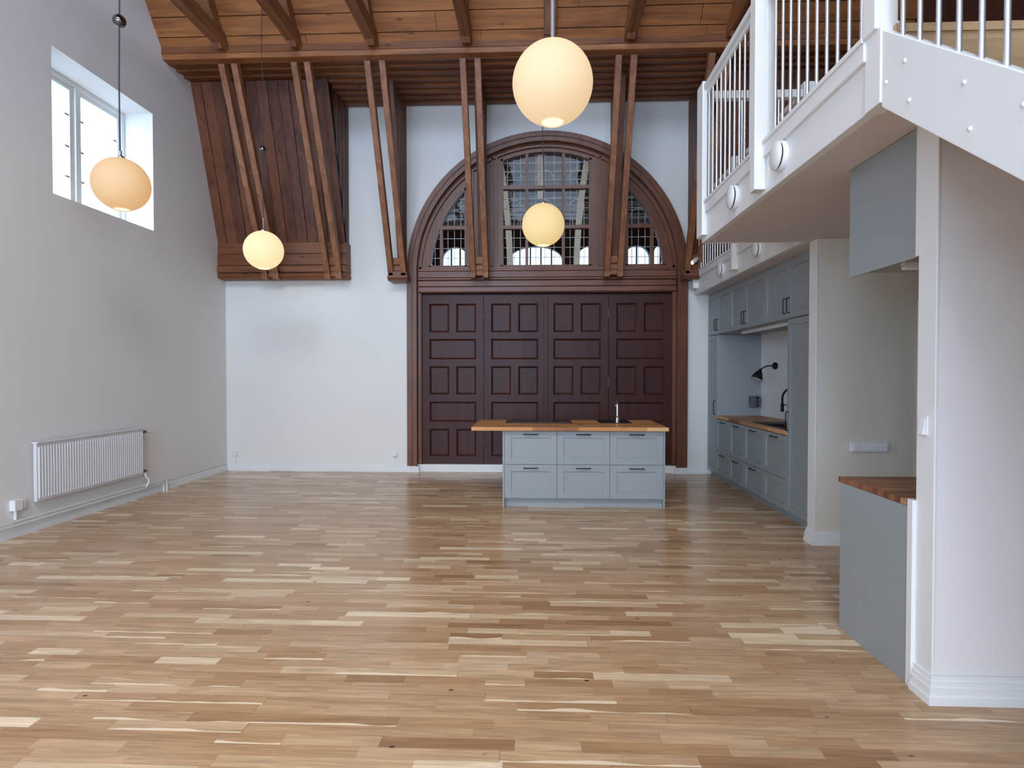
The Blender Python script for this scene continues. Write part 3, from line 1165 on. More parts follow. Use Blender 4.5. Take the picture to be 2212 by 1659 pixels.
def railing(name, label, posts, bars, hand, low=None, loc=(0, 0, 0)):
    g = thing(name, label, 'railing', loc, 'white railings with steel balusters') if name else stair
    for b in posts:
        MB().box(*b).build('post', M['white'], g, bevel=0.006)
    hand.build('handrail', M['white'], g, bevel=0.006)
    if low is not None:
        low.build('bottom_rail', M['white'], g, bevel=0.003)
    first = None
    for (x, y, z0, z1) in bars:
        if first is None:
            first = MB().tube([(x, y, z0), (x, y, z1)], 0.0095, 12).build('baluster', M['steel'], g)
            fx, fy, fz, fl = x, y, z0, z1 - z0
        else:
            c = first.copy()
            COL.objects.link(c)
            c.parent = g
            c.location = (x - fx, y - fy, z0 - fz)
    return g


HZ = 3.98
bars = []
y = 2.755
while y < 5.15:
    if not (3.82 < y < 4.0):
        bars.append((BX, y, LZ1 + 0.02, HZ + 0.01))
    y += 0.107
railing('loft_railing', 'white loft railing along the near gallery edge above the edge beam vents',
        [(BX - 0.075, BX - 0.0, 3.86, 3.95, 2.705, 4.06), (BX - 0.005, BX + 0.055, 3.86, 3.95, 3.02, 4.06),
         (BX - 0.045, BX + 0.0, 5.16, 5.33, 2.72, 4.06), (BX, BX + 0.06, 5.2, 5.3, 3.02, 4.06),
         (BX - 0.03, BX + 0.07, NY - 0.0, NY + 0.10, LZ1, 4.2)],
        bars, MB().box(BX - 0.035, BX + 0.035, 2.7, 3.86, HZ, HZ + 0.045).box(BX - 0.035, BX + 0.035, 3.95, 5.18, HZ, HZ + 0.045)
        .box(BX - 0.012, BX + 0.012, 2.7, 5.18, HZ - 0.045, HZ), None, (BX, 3.9, LZ1))
bars = [(BX + 0.12 + 0.107 * k, EY - 0.05, LZ1, HZ + 0.01) for k in range(7)]
railing('loft_railing', 'short white railing across the far end of the near loft gallery',
        [(FX - 0.02, FX + 0.08, EY - 0.08, EY + 0.02, LZ1, 4.08)],
        bars, MB().box(BX + 0.066, FX - 0.025, EY - 0.085, EY - 0.015, HZ - 0.04, HZ + 0.03), None, (2.0, EY - 0.05, LZ1))
bars = []
y = EY + 0.14
while y < 8.6:
    if not (6.9 < y < 7.04):
        bars.append((FX, y, LZ1 + 0.02, HZ + 0.01))
    y += 0.107
railing('loft_railing', 'far white railing on the gallery above the fitted kitchen wall',
        [(FX - 0.075, FX + 0.0, 6.93, 7.01, 2.73, 4.06), (FX - 0.005, FX + 0.055, 6.93, 7.01, 3.02, 4.06),
         (FX - 0.07, FX + 0.05, 8.62, 8.74, 2.76, 4.06)],
        bars, MB().box(FX - 0.035, FX + 0.035, EY + 0.02, 6.93, HZ - 0.02, HZ + 0.03).box(FX - 0.035, FX + 0.035, 7.01, 8.62, HZ - 0.02, HZ + 0.03), None, (FX, 7, LZ1))


def vent(x, y, z, label):
    g = thing('vent_disc', label, 'air vent', (x, y, z), 'round air vents on the loft edge')
    MB().lathe((x, y, z), (-1, 0, 0), [(0.0, 0), (0.086, 0), (0.088, 0.004), (0.088, 0.026), (0.084, 0.03), (0.0, 0.03)], 40).build('rim', M['white_plastic'], g)
    MB().lathe((x, y, z), (-1, 0, 0), [(0.074, 0.028), (0.074, 0.043)], 40).build('dark_slot', M['black'], g)
    MB().lathe((x, y, z), (-1, 0, 0), [(0.0, 0.041), (0.083, 0.041), (0.086, 0.044), (0.084, 0.050), (0.03, 0.060), (0.0, 0.062)], 40).build('cone_cap', M['white_plastic'], g)


vent(BX, 3.60, 2.825, 'large round white vent on the near loft beam, right of the low post')
vent(BX, 4.42, 2.825, 'round white vent on the near loft beam, left of the low post')
vent(FX, 6.30, 2.83, 'round white vent on the far loft beam, nearer the camera')
vent(FX, 7.50, 2.83, 'round white vent on the far loft beam, nearer the brown arch')


def spot(x, y, z, d, label):
    g = thing('spotlight', label, 'spotlight', (x, y, z), 'white spotlights at the far railing')
    d = Vector(d).normalized()
    MB().lathe((x, y, z), d, [(0.0, -0.001), (0.032, 0.0), (0.034, 0.12), (0.030, 0.125)], 20).build('housing', M['white_plastic'], g)
    MB().lathe((x, y, z), d, [(0.031, 0.122), (0.0, 0.124)], 20).build('lens', M['led'], g)
    MB().tube([(x, y, z), (x + 0.02, y + 0.03, z + 0.0), (x + 0.06, y + 0.03, z)], 0.008, 8).build('arm', M['white_plastic'], g)


spot(2.34, 8.50, 3.17, (-0.75, -0.35, -0.55), 'white spotlight at the foot of the far railing, beside the brown arch')
spot(2.24, 6.85, 3.16, (-0.6, -0.3, -0.6), 'white spotlight in front of the far railing balusters')

# ------------------------------------------------------------------ staircase coming down from the loft towards the camera
stair = thing('staircase', 'white stringer staircase with pale oak treads descending from the loft', 'staircase', (1.95, 0.6, 0))
SK = 0.555 / 0.725
ztop = 3.00
ybot = NY - (ztop) / SK
for (x, nm) in ((BX - 0.005, 'left'), (2.42, 'right')):
    m = MB()
    pts = [(x, NY, 2.67), (x, NY, 3.0), (x, ybot, 0.0), (x, ybot + 0.33 / SK * 1.0, 0.0)]
    pts = [(x, NY - 0.013, 2.665 - 0.01), (x, NY - 0.013, 2.995 - 0.01), (x, ybot + 0.0, 0.0 + 0.005), (x, ybot + 0.33 / SK, 0.0)]
    m.prism(pts, (0.045, 0, 0))
    m.build('stringer', M['white'], stair, bevel=0.003)
nst = 15
for k in range(nst):
    z = ztop - (k + 1) * ztop / (nst + 1)
    y = NY - (ztop - z) / SK + 0.02
    MB().box(BX + 0.04, 2.42, y - 0.02, y + 0.25, z - 0.03, z).build('tread', M['tread'], stair, bevel=0.004)
    MB().box(BX + 0.04, 2.42, y + 0.200, y + 0.215, z, z + ztop / (nst + 1) - 0.0305).build('riser', M['tread'], stair)
k = MB().box(BX + 0.04, 2.42, NY - 0.035, NY + 0.0, LZ1 - 0.035, LZ1 + 0.0)
k.build('top_nosing', M['tread'], stair)
for (yy, dz) in ((2.43, -0.10), (2.40, -0.25), (2.10, -0.10), (2.07, -0.25), (1.85, -0.10), (1.82, -0.25), (2.555, -0.22), (1.5, -0.1), (1.47, -0.25)):
    zt = 3.0 - (NY - yy) * SK
    MB().lathe((BX - 0.005, yy, zt + dz), (-1, 0, 0), [(0.0095, 0), (0.008, 0.005), (0.0, 0.008)], 12).build('screw_cap', M['white_plastic'], stair)
bars = []
y = 2.478
while y > -0.6:
    zt = 3.0 - (NY - y) * SK
    bars.append((BX + 0.015, y, zt - 0.02, zt + 0.98))
    y -= 0.107
hm = MB()
hm.obox((BX - 0.02, NY - 0.015, 3.95), (0.07, 0, 0), (0, -3.1, -3.1 * SK), (0, 0, 0.05))
railing(None, None,
        [(BX - 0.03, BX + 0.07, -0.72, -0.62, 0.4, 1.7)], bars, hm, None, (BX, 1.0, 1.0))

# big corner newel running the full beam height
MB().box(BX - 0.012, BX + 0.07, NY - 0.012, NY + 0.108, LZ0 - 0.004, LZ1 + 0.026).build('corner_post', M['white'], loft, bevel=0.004)

# ------------------------------------------------------------------ partition with the near cabinet end
PX = 1.82
S('wall_partition', MB().box(PX, RX, 2.70, 2.82, 0, LZ0), M['plaster'])
S('trim_5', MB().box(PX - 0.012, PX, 2.695, 2.82, 0.0, LZ0), M['white'], bevel=0.003)
skirting('baseboard_partition', (PX - 0.012, 2.695), (RX, 2.695), (0, -1), 0.125, 1.0)
skirting('baseboard_end', (PX - 0.012, 2.695), (PX - 0.012, 2.812), (-1, 0), 0.125)
S('wall_stub', MB().box(2.46, RX, 5.17, 5.30, 0, LZ0), M['beige'])
S('trim_6', MB().box(2.448, 2.462, 5.168, 5.302, 0, LZ0), M['white'], bevel=0.003)
skirting('baseboard_stub', (2.448, 5.168), (3.30, 5.168), (0, -1), 0.12, 1.0)
skirting('baseboard_stub_end', (2.448, 5.168), (2.448, 5.31), (-1, 0), 0.12)
# door casing on the stub wall
d2 = struct('door_2', (3.75, 5.16, 0))
m = MB().box(3.31, 3.40, 5.145, 5.17, 0, 2.13).box(4.2, 4.29, 5.145, 5.17, 0, 2.13).box(3.40, 4.2, 5.145, 5.17, 2.05, 2.13)
m.build('door_frame', M['white'], d2, bevel=0.004)
MB().box(3.40, 4.2, 5.155, 5.17, 0.01, 2.05).build('door_leaf', M['white'], d2)
MB().tube([(3.47, 5.155, 1.02), (3.47, 5.10, 1.02), (3.58, 5.10, 1.02)], 0.009, 8).build('door_handle', M['steel'], d2)


# ================================================================== CABINETS
def shaker(mb, o, U, V, Nn, w, h, fw=0.065, t=0.022, rec=0.015):
    """framed cabinet front; o lower corner on the outer face plane, Nn points outward"""
    o, U, V, Nn = map(Vector, (o, U, V, Nn))
    back = -Nn
    mb.obox(o + back * rec, U * w, V * h, back * (t - rec))
    mb.obox(o, U * fw, V * h, back * rec)
    mb.obox(o + U * (w - fw), U * fw, V * h, back * rec)
    mb.obox(o + U * fw, U * (w - 2 * fw), V * fw, back * rec)
    mb.obox(o + U * fw + V * (h - fw), U * (w - 2 * fw), V * fw, back * rec)


def pull(o, D, Nn, L=0.155, r=0.0055, out=0.03):
    o, D, Nn = map(Vector, (o, D, Nn))
    a, b = o - D * (L / 2), o + D * (L / 2)
    return MB().tube([a, a + Nn * out * 0.8, a + Nn * out + D * 0.008, b + Nn * out - D * 0.008, b + Nn * out * 0.8, b], r, 8)


# ---- island: three drawer cabinets under one oak worktop
IX0, IX1, IYF, IYB = -0.37, 1.437, 6.47, 7.38
ISL_N = Vector((0, -1, 0))
cw = (IX1 - IX0 - 0.04) / 3
pos = ['left', 'middle', 'right']
for i in range(3):
    x0 = IX0 + 0.02 + i * cw
    x1 = x0 + cw
    g = thing('drawer_cabinet', 'grey two-drawer cabinet at the %s of the kitchen island' % pos[i], 'cabinet', ((x0 + x1) / 2, IYB, 0), 'island drawer cabinets')
    MB().box(x0 + 0.001, x1 - 0.001, IYF + 0.022, IYB, 0.10, 0.868).build('body', M['grey'], g)
    MB().box(x0, x1, IYF + 0.07, IYF + 0.085, 0.0, 0.10).build('plinth', M['grey'], g)
    for (z0, z1) in ((0.108, 0.484), (0.489, 0.862)):
        m = MB()
        shaker(m, (x0 + 0.002, IYF, z0), (1, 0, 0), (0, 0, 1), (0, -1, 0), cw - 0.004, z1 - z0, 0.075)
        d = m.build('drawer', M['grey'], g, bevel=0.0015)
        pull((x0 + cw / 2, IYF, z1 - 0.035), (1, 0, 0), (0, -1, 0)).build('handle', M['black'], d)
    if i == 0:
        MB().box(IX0, IX0 + 0.02, IYF - 0.003, IYB, 0, 0.868).build('side_panel', M['grey'], g, bevel=0.002)
    if i == 2:
        MB().box(IX1 - 0.02, IX1, IYF - 0.003, IYB, 0, 0.868).build('side_panel', M['grey'], g, bevel=0.002)
tag(MB().box(-0.715, 1.462, 6.40, 7.45, 0.87, 0.912).build('worktop', M['worktop'], bevel=0.004),
    'thick oak worktop on the kitchen island, overhanging to the left', 'worktop')
g = thing('cooktop', 'black glass cooktop set in the island worktop', 'cooktop', (0.04, 7.15, 0.912))
MB().box(-0.36, 0.44, 6.93, 7.42, 0.912, 0.920).build('glass_plate', M['blackglass'], g, bevel=0.003)
m = MB()
for (cx, cy) in ((-0.16, 7.05), (0.24, 7.05), (-0.16, 7.29), (0.24, 7.29)):
    m.lathe((cx, cy, 0.9202), (0, 0, 1), [(0.085, 0), (0.09, 0.0003), (0.095, 0)], 32)
m.build('ring_marking', M['socket_grey'], g)
g = thing('island_sink', 'small black sink in the right end of the island worktop', 'sink', (0.96, 7.15, 0.912))
m = MB()
m.box(0.77, 1.15, 6.94, 6.975, 0.912, 0.919).box(0.77, 1.15, 7.385, 7.42, 0.912, 0.919).box(0.77, 0.80, 6.975, 7.385, 0.912, 0.919).box(1.12, 1.15, 6.975, 7.385, 0.912, 0.919)
m.box(0.80, 1.12, 6.975, 7.385, 0.9125, 0.915)
m.build('rim', M['black'], g, bevel=0.002)
g = thing('island_faucet', 'slim chrome tap standing on the island worktop', 'faucet', (0.985, 7.02, 0.915))
fx, fy = 0.985, 7.02
pts = [(fx, fy, 0.915), (fx, fy, 1.10)] + [(fx, fy + 0.07 - 0.07 * math.cos(a), 1.10 + 0.07 * math.sin(a)) for a in [math.pi * k / 10 for k in range(1, 11)]]
MB().tube(pts, 0.0115, 12).build('spout', M['chrome'], g)
MB().lathe((fx, fy, 0.915), (0, 0, 1), [(0.024, 0), (0.024, 0.01), (0.018, 0.02), (0.018, 0.07), (0.011, 0.075)], 20).build('base', M['chrome'], g)
m = MB().lathe((0.52, 6.73, 0.912), (0, 0, 1), [(0.03, 0), (0.03, 0.003), (0.026, 0.004), (0.0, 0.004)], 28)
tag(m.build('worktop_outlet', M['bronze']), 'small round pop-up outlet cap in the island worktop', 'outlet')

# ---- kitchen wall
KX = 2.58
KB = 3.20
ED = [8.79, 8.36, 7.80, 7.27, 6.65, 6.05, 5.48]
Un = Vector((0, -1, 0))
Vn = Vector((0, 0, 1))
Nx = Vector((-1, 0, 0))
S('wall_kitchen', MB().box(KB, KB + 0.1, 5.30, BY, 0, LZ0), M['white'])
S('wall_niche', MB().box(2.60, KB, 5.30, 5.475, 0, LZ0), M['white'])
KT = 2.645


def kdoor(parent, ya, yb, z0, z1, name='door', fw=0.06):
    m = MB()
    shaker(m, (KX, ya - 0.0015, z0), Un, Vn, Nx, ya - yb - 0.003, z1 - z0, fw)
    return m.build(name, M['grey'], parent, bevel=0.0015)


# tall cabinets
for (a, b, lab, hy) in ((ED[0], ED[1], 'narrow tall grey cabinet beside the white back wall corner', ED[1] + 0.05),
                        (ED[5], ED[6], 'tall grey cabinet at the near end of the kitchen wall', ED[5] - 0.04)):
    g = thing('tall_cabinet', lab, 'cabinet', (2.9, (a + b) / 2, 0), 'tall kitchen cabinets')
    MB().box(KX + 0.021, KB - 0.002, b + 0.001, a - 0.001, 0.08, 2.062).build('body', M['grey'], g)
    MB().box(KX + 0.06, KX + 0.075, b, a, 0, 0.08).build('plinth', M['grey'], g)
    d = kdoor(g, a, b, 0.09, 2.055)
    pull((KX, hy, 1.02), (0, 0, 1), Nx, 0.19).build('handle', M['black'], d)
# wall cabinets: three double-door units across the top
for (i0, lab) in ((0, 'top grey double cabinet at the far end of the kitchen wall'), (2, 'middle top grey double cabinet above the sink recess'), (4, 'top grey double cabinet at the near end of the kitchen wall')):
    a, m_, b = ED[i0], ED[i0 + 1], ED[i0 + 2]
    g = thing('wall_cabinet', lab, 'cabinet', (2.9, m_, 2.07), 'upper kitchen cabinets')
    MB().box(KX + 0.021, KB - 0.002, b + 0.001, a - 0.001, 2.066, KT).build('body', M['grey'], g)
    for (p, q, hy) in ((a, m_, m_ + 0.045), (m_, b, m_ - 0.045)):
        d = kdoor(g, p, q, 2.07, KT)
        pull((KX, hy, 2.20), (0, 0, 1), Nx, 0.15).build('handle', M['black'], d)
S('trim_7', MB().box(KX + 0.01, KX + 0.05, ED[6], ED[0], KT + 0.002, LZ0), M['grey'])
# base cabinets
bl = ['farthest', 'second farthest', 'second nearest', 'nearest']
for i in range(4):
    a, b = ED[i + 1], ED[i + 2]
    g = thing('base_cabinet', 'grey base cabinet with two drawers, %s of four under the sink worktop' % bl[i], 'cabinet', (2.9, (a + b) / 2, 0), 'base cabinets under the sink worktop')
    MB().box(KX + 0.021, KB - 0.002, b + 0.001, a - 0.001, 0.08, 0.87 if i not in (2, 3) else 0.72).build('body', M['grey'], g)
    MB().box(KX + 0.06, KX + 0.075, b, a, 0, 0.08).build('plinth', M['grey'], g)
    for (z0, z1) in ((0.09, 0.405), (0.410, 0.862)):
        d = kdoor(g, a, b, z0, z1, 'drawer', 0.06)
        if not (i == 3 and z0 < 0.2):
            pull((KX, (a + b) / 2, z1 - 0.035), (0, 1, 0), Nx, 0.15).build('handle', M['black'], d)
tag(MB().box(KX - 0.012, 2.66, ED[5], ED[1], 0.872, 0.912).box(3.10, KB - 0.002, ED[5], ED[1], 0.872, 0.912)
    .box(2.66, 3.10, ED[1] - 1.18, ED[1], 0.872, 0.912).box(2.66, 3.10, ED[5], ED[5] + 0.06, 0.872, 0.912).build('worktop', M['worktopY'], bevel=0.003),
    'oak worktop in the kitchen recess around the black sink', 'worktop')
g = thing('kitchen_sink', 'black double sink set in the oak worktop of the kitchen wall', 'sink', (2.88, 6.6, 0.75))
y0, y1 = ED[5] + 0.06, ED[1] - 1.18
m = MB()
m.box(2.66, 2.69, y0, y1, 0.90, 0.918).box(3.07, 3.10, y0, y1, 0.90, 0.918).box(2.69, 3.07, y0, y0 + 0.03, 0.90, 0.918).box(2.69, 3.07, y1 - 0.3, y1, 0.90, 0.916).box(2.69, 3.07, y0 + 0.42, y0 + 0.45, 0.88, 0.914)
m.build('rim', M['black'], g, bevel=0.002)
m = MB()
m.box(2.69, 3.07, y0 + 0.03, y1 - 0.3, 0.735, 0.745).box(2.68, 2.69, y0 + 0.03, y1 - 0.3, 0.745, 0.90).box(3.07, 3.08, y0 + 0.03, y1 - 0.3, 0.745, 0.90)
m.build('basin', M['black'], g)
# faucet over the sink
g = thing('kitchen_faucet', 'black arched spring tap over the kitchen sink, cut off by the tall cabinet', 'faucet', (3.12, 6.72, 0.912))
fx, fy = 3.12, 6.72
pts = [(fx, fy, 0.912), (fx, fy, 1.22)]
ddx, ddy = -0.12, 0.08
for k in range(1, 13):
    a = math.pi * k / 12
    pts.append((fx + ddx * (1 - math.cos(a)), fy + ddy * (1 - math.cos(a)), 1.22 + 0.13 * math.sin(a)))
pts.append((fx + 2 * ddx, fy + 2 * ddy, 1.16))
MB().tube(pts, 0.012, 12).build('spout', M['black'], g)
MB().tube([(fx + 2 * ddx, fy + 2 * ddy, 1.16), (fx + 2 * ddx, fy + 2 * ddy, 1.06)], [0.016, 0.02], 12).build('spray_head', M['black'], g)
MB().tube([(fx, fy, 1.14), (fx + 2 * ddx, fy + 2 * ddy, 1.14)], 0.006, 8).build('holder_arm', M['black'], g)
# wall lamp in the recess
g = thing('wall_lamp', 'black cone wall lamp on the white splashback above the sink', 'lamp', (KB, 7.83, 1.615))
ly, lz = 7.83, 1.61
MB().lathe((KB, ly, lz), (-1, 0, 0), [(0.0, 0.0), (0.042, 0.0), (0.045, 0.01), (0.045, 0.035), (0.035, 0.045), (0.0, 0.046)], 24).build('wall_plate', M['black'], g)
MB().tube([(KB - 0.045, ly, lz), (KB - 0.12, ly, lz + 0.0), (KB - 0.17, ly + 0.01, lz - 0.025), (KB - 0.205, ly + 0.01, lz - 0.05)], 0.008, 10).build('arm', M['black'], g)
sd = Vector((-0.42, -0.1, -0.9))
MB().lathe((KB - 0.20, ly + 0.01, lz - 0.04), sd, [(0.0, 0.0), (0.015, 0.003), (0.018, 0.025), (0.04, 0.055), (0.062, 0.10), (0.074, 0.15), (0.071, 0.15), (0.056, 0.10), (0.017, 0.04)], 32).build('lamp_shade', M['black'], g)
MB().lathe((KB - 0.20, ly + 0.01, lz - 0.04), sd, [(0.071, 0.148), (0.0, 0.137)], 32).build('lamp_diffuser', M['white_plastic'], g)
# dark grey socket on the recess side
g = thing('wall_socket', 'dark grey triple socket at the recess corner above the worktop', 'socket', (3.12, ED[1] - 0.01, 1.15))
MB().box(3.03, 3.175, ED[1] - 0.055, ED[1] - 0.001, 1.03, 1.19).build('plate', M['socket_grey'], g, bevel=0.006)
m = MB()
for k in range(3):
    m.lathe((3.13, ED[1] - 0.054, 1.06 + k * 0.05), (0, -1, 0), [(0.018, 0.0), (0.018, 0.003), (0.0, 0.003)], 16)
m.build('socket_opening', M['black'], g)
# light tubes
tag(MB().tube([(KX + 0.14, ED[5] + 0.02, 2.035), (KX + 0.14, 7.75, 2.035)], 0.010, 12).box(KX + 0.128, KX + 0.152, ED[5] + 0.02, 7.75, 2.04, 2.064).build('light_tube', M['white_plastic']),
    'white light strip under the upper cabinets of the kitchen recess', 'light strip')

# ---- near cabinets against the partition
g = thing('base_cabinet', 'grey base cabinet seen side-on beside the near white wall end', 'cabinet', (2.2, 3.16, 0))
MB().box(PX - 0.025, PX - 0.002, 2.856, 3.475, 0, 0.862).build('side_panel', M['grey'], g, bevel=0.002)
MB().box(PX - 0.002, 3.2, 2.86, 3.45, 0.1, 0.862).build('body', M['grey'], g)
MB().box(PX - 0.002, 3.2, 3.40, 3.415, 0.0, 0.1).build('plinth', M['grey'], g)
m = MB()
for k in range(2):
    x0 = PX + 0.0 + k * 0.69
    shaker(m, (x0, 3.474, 0.11), (1, 0, 0), (0, 0, 1), (0, 1, 0), 0.685, 0.75)
m.build('door', M['grey'], g)
S('trim_8', MB().box(PX - 0.03, PX - 0.001, 2.815, 2.855, 0, 0.90).box(PX - 0.012, PX + 0.002, 2.815, 2.845, 2.06, LZ0), M['white'], bevel=0.002)
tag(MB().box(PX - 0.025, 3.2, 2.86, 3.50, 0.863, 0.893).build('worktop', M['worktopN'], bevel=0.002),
    'small oak worktop on the cabinet beside the near white wall end', 'worktop')
g = thing('wall_cabinet', 'grey wall cabinet under the loft seen side-on from below', 'cabinet', (2.4, 3.16, 2.06))
MB().box(PX + 0.005, PX + 0.025, 2.845, 3.46, 2.06, LZ0 - 0.002).build('side_panel', M['grey'], g, bevel=0.002)
MB().box(PX + 0.025, 3.2, 2.83, 3.44, 2.085, LZ0 - 0.002).build('body', M['grey'], g)
tag(MB().box(PX + 0.10, 3.0, 3.10, 3.135, 2.062, 2.084).tube([(PX + 0.10, 3.118, 2.055), (3.0, 3.118, 2.055)], 0.012, 12).build('light_tube', M['white_plastic']),
    'white light strip under the side-on grey wall cabinet', 'light strip')

# switch on the partition end and socket row on the stub wall
g = thing('wall_switch', 'white wedge-shaped switch on the near wall end above the worktop', 'switch', (PX - 0.012, 2.76, 1.26))
MB().box(PX - 0.022, PX - 0.012, 2.735, 2.795, 1.215, 1.305).build('plate', M['white_plastic'], g, bevel=0.003)
MB().prism([(PX - 0.022, 2.745, 1.22), (PX - 0.036, 2.745, 1.22), (PX - 0.022, 2.745, 1.30)], (0, 0.035, 0)).build('rocker', M['white_plastic'], g, bevel=0.001)
g = thing('socket_strip', 'white four-gang socket strip on the greige wall above the near worktop', 'socket', (2.9, 5.17, 0.86))
MB().box(2.745, 3.06, 5.135, 5.17, 0.825, 0.905).build('plate', M['white_plastic'], g, bevel=0.004)
for k in range(4):
    x = 2.76 + k * 0.075
    MB().box(x, x + 0.062, 5.130, 5.136, 0.835, 0.895).build('socket_insert', M['white_plastic'], g, bevel=0.003)

# ================================================================== LEFT WALL FITTINGS
g = thing('radiator', 'white ribbed panel radiator under the left window', 'radiator', (LX + 0.06, 6.02, 0.28))
RY0, RY1, RZ0, RZ1 = 5.28, 6.78, 0.285, 0.85
m = MB().box(LX + 0.040, LX + 0.075, RY0, RY1, RZ0, RZ1)
m.build('panel', M['radiator'], g, bevel=0.008)
m = MB()
n = 44
for k in range(n):
    y = RY0 + 0.03 + (RY1 - RY0 - 0.06) * k / (n - 1)
    m.prism([(LX + 0.074, y - 0.012, RZ0 + 0.03), (LX + 0.086, y - 0.006, RZ0 + 0.03), (LX + 0.086, y + 0.006, RZ0 + 0.03), (LX + 0.074, y + 0.012, RZ0 + 0.03)], (0, 0, RZ1 - RZ0 - 0.075))
m.build('ribs', M['radiator'], g)
m = MB().box(LX + 0.03, LX + 0.09, RY0 - 0.003, RY1 + 0.003, RZ1 - 0.012, RZ1 + 0.006)
m.build('top_grille', M['radiator'], g, bevel=0.003)
for z in (0.80, 0.325):
    MB().tube([(LX + 0.07, RY1, z), (LX + 0.07, RY1 + 0.045, z)], 0.018, 12).build('valve', M['bronze'], g)
MB().tube([(LX + 0.07, RY1 + 0.045, 0.80), (LX + 0.07, RY1 + 0.13, 0.80)], [0.017, 0.012], 12).build('thermostat_knob', M['white_plastic'], g)
MB().box(LX + 0.001, LX + 0.045, RY0 + 0.2, RY0 + 0.24, 0.4, 0.8).box(LX + 0.001, LX + 0.045, RY1 - 0.24, RY1 - 0.2, 0.4, 0.8).build('bracket', M['radiator'], g)
rad = g
g = thing('heating_pipes', 'two white heating pipes running along the left skirting below the radiator', 'pipe', (LX + 0.05, 5.0, 0.1))
MB().tube([(LX + 0.055, REAR_Y + 0.1, 0.155), (LX + 0.055, 7.22, 0.155), (LX + 0.055, 7.24, 0.14), (LX + 0.055, 7.24, 0.0)], 0.011, 10).build('upper_pipe', M['white'], g)
MB().tube([(LX + 0.055, REAR_Y + 0.1, 0.118), (LX + 0.055, 7.16, 0.118), (LX + 0.055, 7.18, 0.105), (LX + 0.055, 7.18, 0.0)], 0.011, 10).build('lower_pipe', M['white'], g)
MB().tube([(LX + 0.07, RY1 + 0.03, 0.32), (LX + 0.075, RY1 + 0.03, 0.26), (LX + 0.085, RY1 + 0.07, 0.22), (LX + 0.085, RY1 + 0.07, 0.17), (LX + 0.078, RY1 + 0.03, 0.13)], 0.011, 10).build('branch_pipe', M['white'], rad)


def small_socket(name, label, o, u, n, h=0.07, w=0.075, foot=0.1, group='small surface sockets'):
    o, u, n = map(Vector, (o, u, n))
    g = thing(name, label, 'socket', o, group)
    MB().obox(o - u * w / 2, u * w, n * 0.035, (0, 0, h)).build('box', M['white_plastic'], g, bevel=0.004)
    MB().lathe(o + n * 0.0355 + Vector((0, 0, h / 2)), n, [(0.022, 0.0), (0.022, 0.002), (0.018, -0.004), (0.0, -0.004)], 20).build('socket_opening', M['radiator'], g)
    MB().tube([o + n * 0.008 + Vector((0, 0, 0.0)), o + n * 0.008 + Vector((0, 0, foot - o.z))], 0.005, 8).build('cable', M['white_plastic'], g)


small_socket('wall_socket', 'white surface socket low on the back wall beside the left corner', (-4.66, BY, 0.235), (1, 0, 0), (0, -1, 0))
small_socket('wall_socket', 'white surface socket low on the back wall beside the brown door frame', (-2.16, BY, 0.235), (1, 0, 0), (0, -1, 0))
g = thing('wall_socket', 'white double socket with conduit on the left wall near the photo edge', 'socket', (LX, 5.15, 0.2), 'small surface sockets')
MB().box(LX, LX + 0.055, 5.07, 5.155, 0.245, 0.345).build('box', M['white_plastic'], g, bevel=0.005)
MB().box(LX, LX + 0.04, 5.160, 5.205, 0.255, 0.335).build('cap', M['white_plastic'], g, bevel=0.006)
MB().tube([(LX + 0.02, 5.11, 0.245), (LX + 0.02, 5.11, 0.16)], 0.013, 10).build('conduit', M['white_plastic'], g)

# ================================================================== GLOBE LAMPS
def globe(name, label, x, y, z, r, em, st, wire_top, rod, ball=None, cordr=0.006, seed=0):
    g = thing(name, label, 'pendant lamp', (x, y, z), 'opal globe pendant lamps')
    mt = mat_opal('opal_glass_%d' % seed, em, st)
    a0 = 0.30
    prof = []
    n = 40
    for i in range(n + 1):
        a = a0 + (math.pi - a0 - 0.06) * i / n
        prof.append((r * math.sin(a), -r * math.cos(a)))
    s = MB().lathe((x, y, z), (0, 0, 1), prof, 64)
    s.build('globe_shade', mt, g)
    rb = r * math.sin(a0)
    zb = -r * math.cos(a0)
    MB().lathe((x, y, z), (0, 0, 1), [(rb, zb + 0.002), (0.0, zb + 0.006)], 32).build('bulb_opening', M['bulb'], g)
    MB().lathe((x, y, z), (0, 0, 1), [(rb, zb), (rb * 1.04, zb - 0.003), (rb * 0.96, zb - 0.003), (rb * 0.93, zb + 0.002)], 32).build('opening_rim', mt, g)
    MB().lathe((x, y, z + r), (0, 0, 1), [(0.0, -0.01), (0.03, -0.008), (0.03, 0.012), (0.012, 0.03), (0.0, 0.03)], 24).build('cap', M['chrome'], g)
    MB().tube([(x, y, z + r + 0.02), (x, y, z + r + 0.02 + rod)], 0.007 if rod < 1 else 0.012, 10).build('rod', M['chrome'] if rod < 1 else M['rodgrey'], g)
    if wire_top > z + r + rod + 0.05:
        pts = []
        zz0 = z + r + 0.02 + rod
        for i in range(9):
            t = i / 8
            pts.append((x + 0.012 * math.sin(t * 9 + seed), y, zz0 + (wire_top - zz0) * t))
        pts[-1] = (x, y, wire_top)
        MB().tube(pts, cordr, 8).build('cord', M['cord'], g)
    if ball:
        zb_, rb_ = ball
        t = (zb_ - (z + r + 0.02 + rod)) / (wire_top - (z + r + 0.02 + rod))
        bx = x + 0.012 * math.sin(t * 9 + seed)
        MB().lathe((bx, y, zb_), (0, 0, 1), [(rb_ * math.sin(math.pi * i / 20), -rb_ * math.cos(math.pi * i / 20)) for i in range(21)], 28).build('counterweight', M['chrome_dark'], g)
    return g


def roof_z(y):
    return PZ + (PY - y) * SL


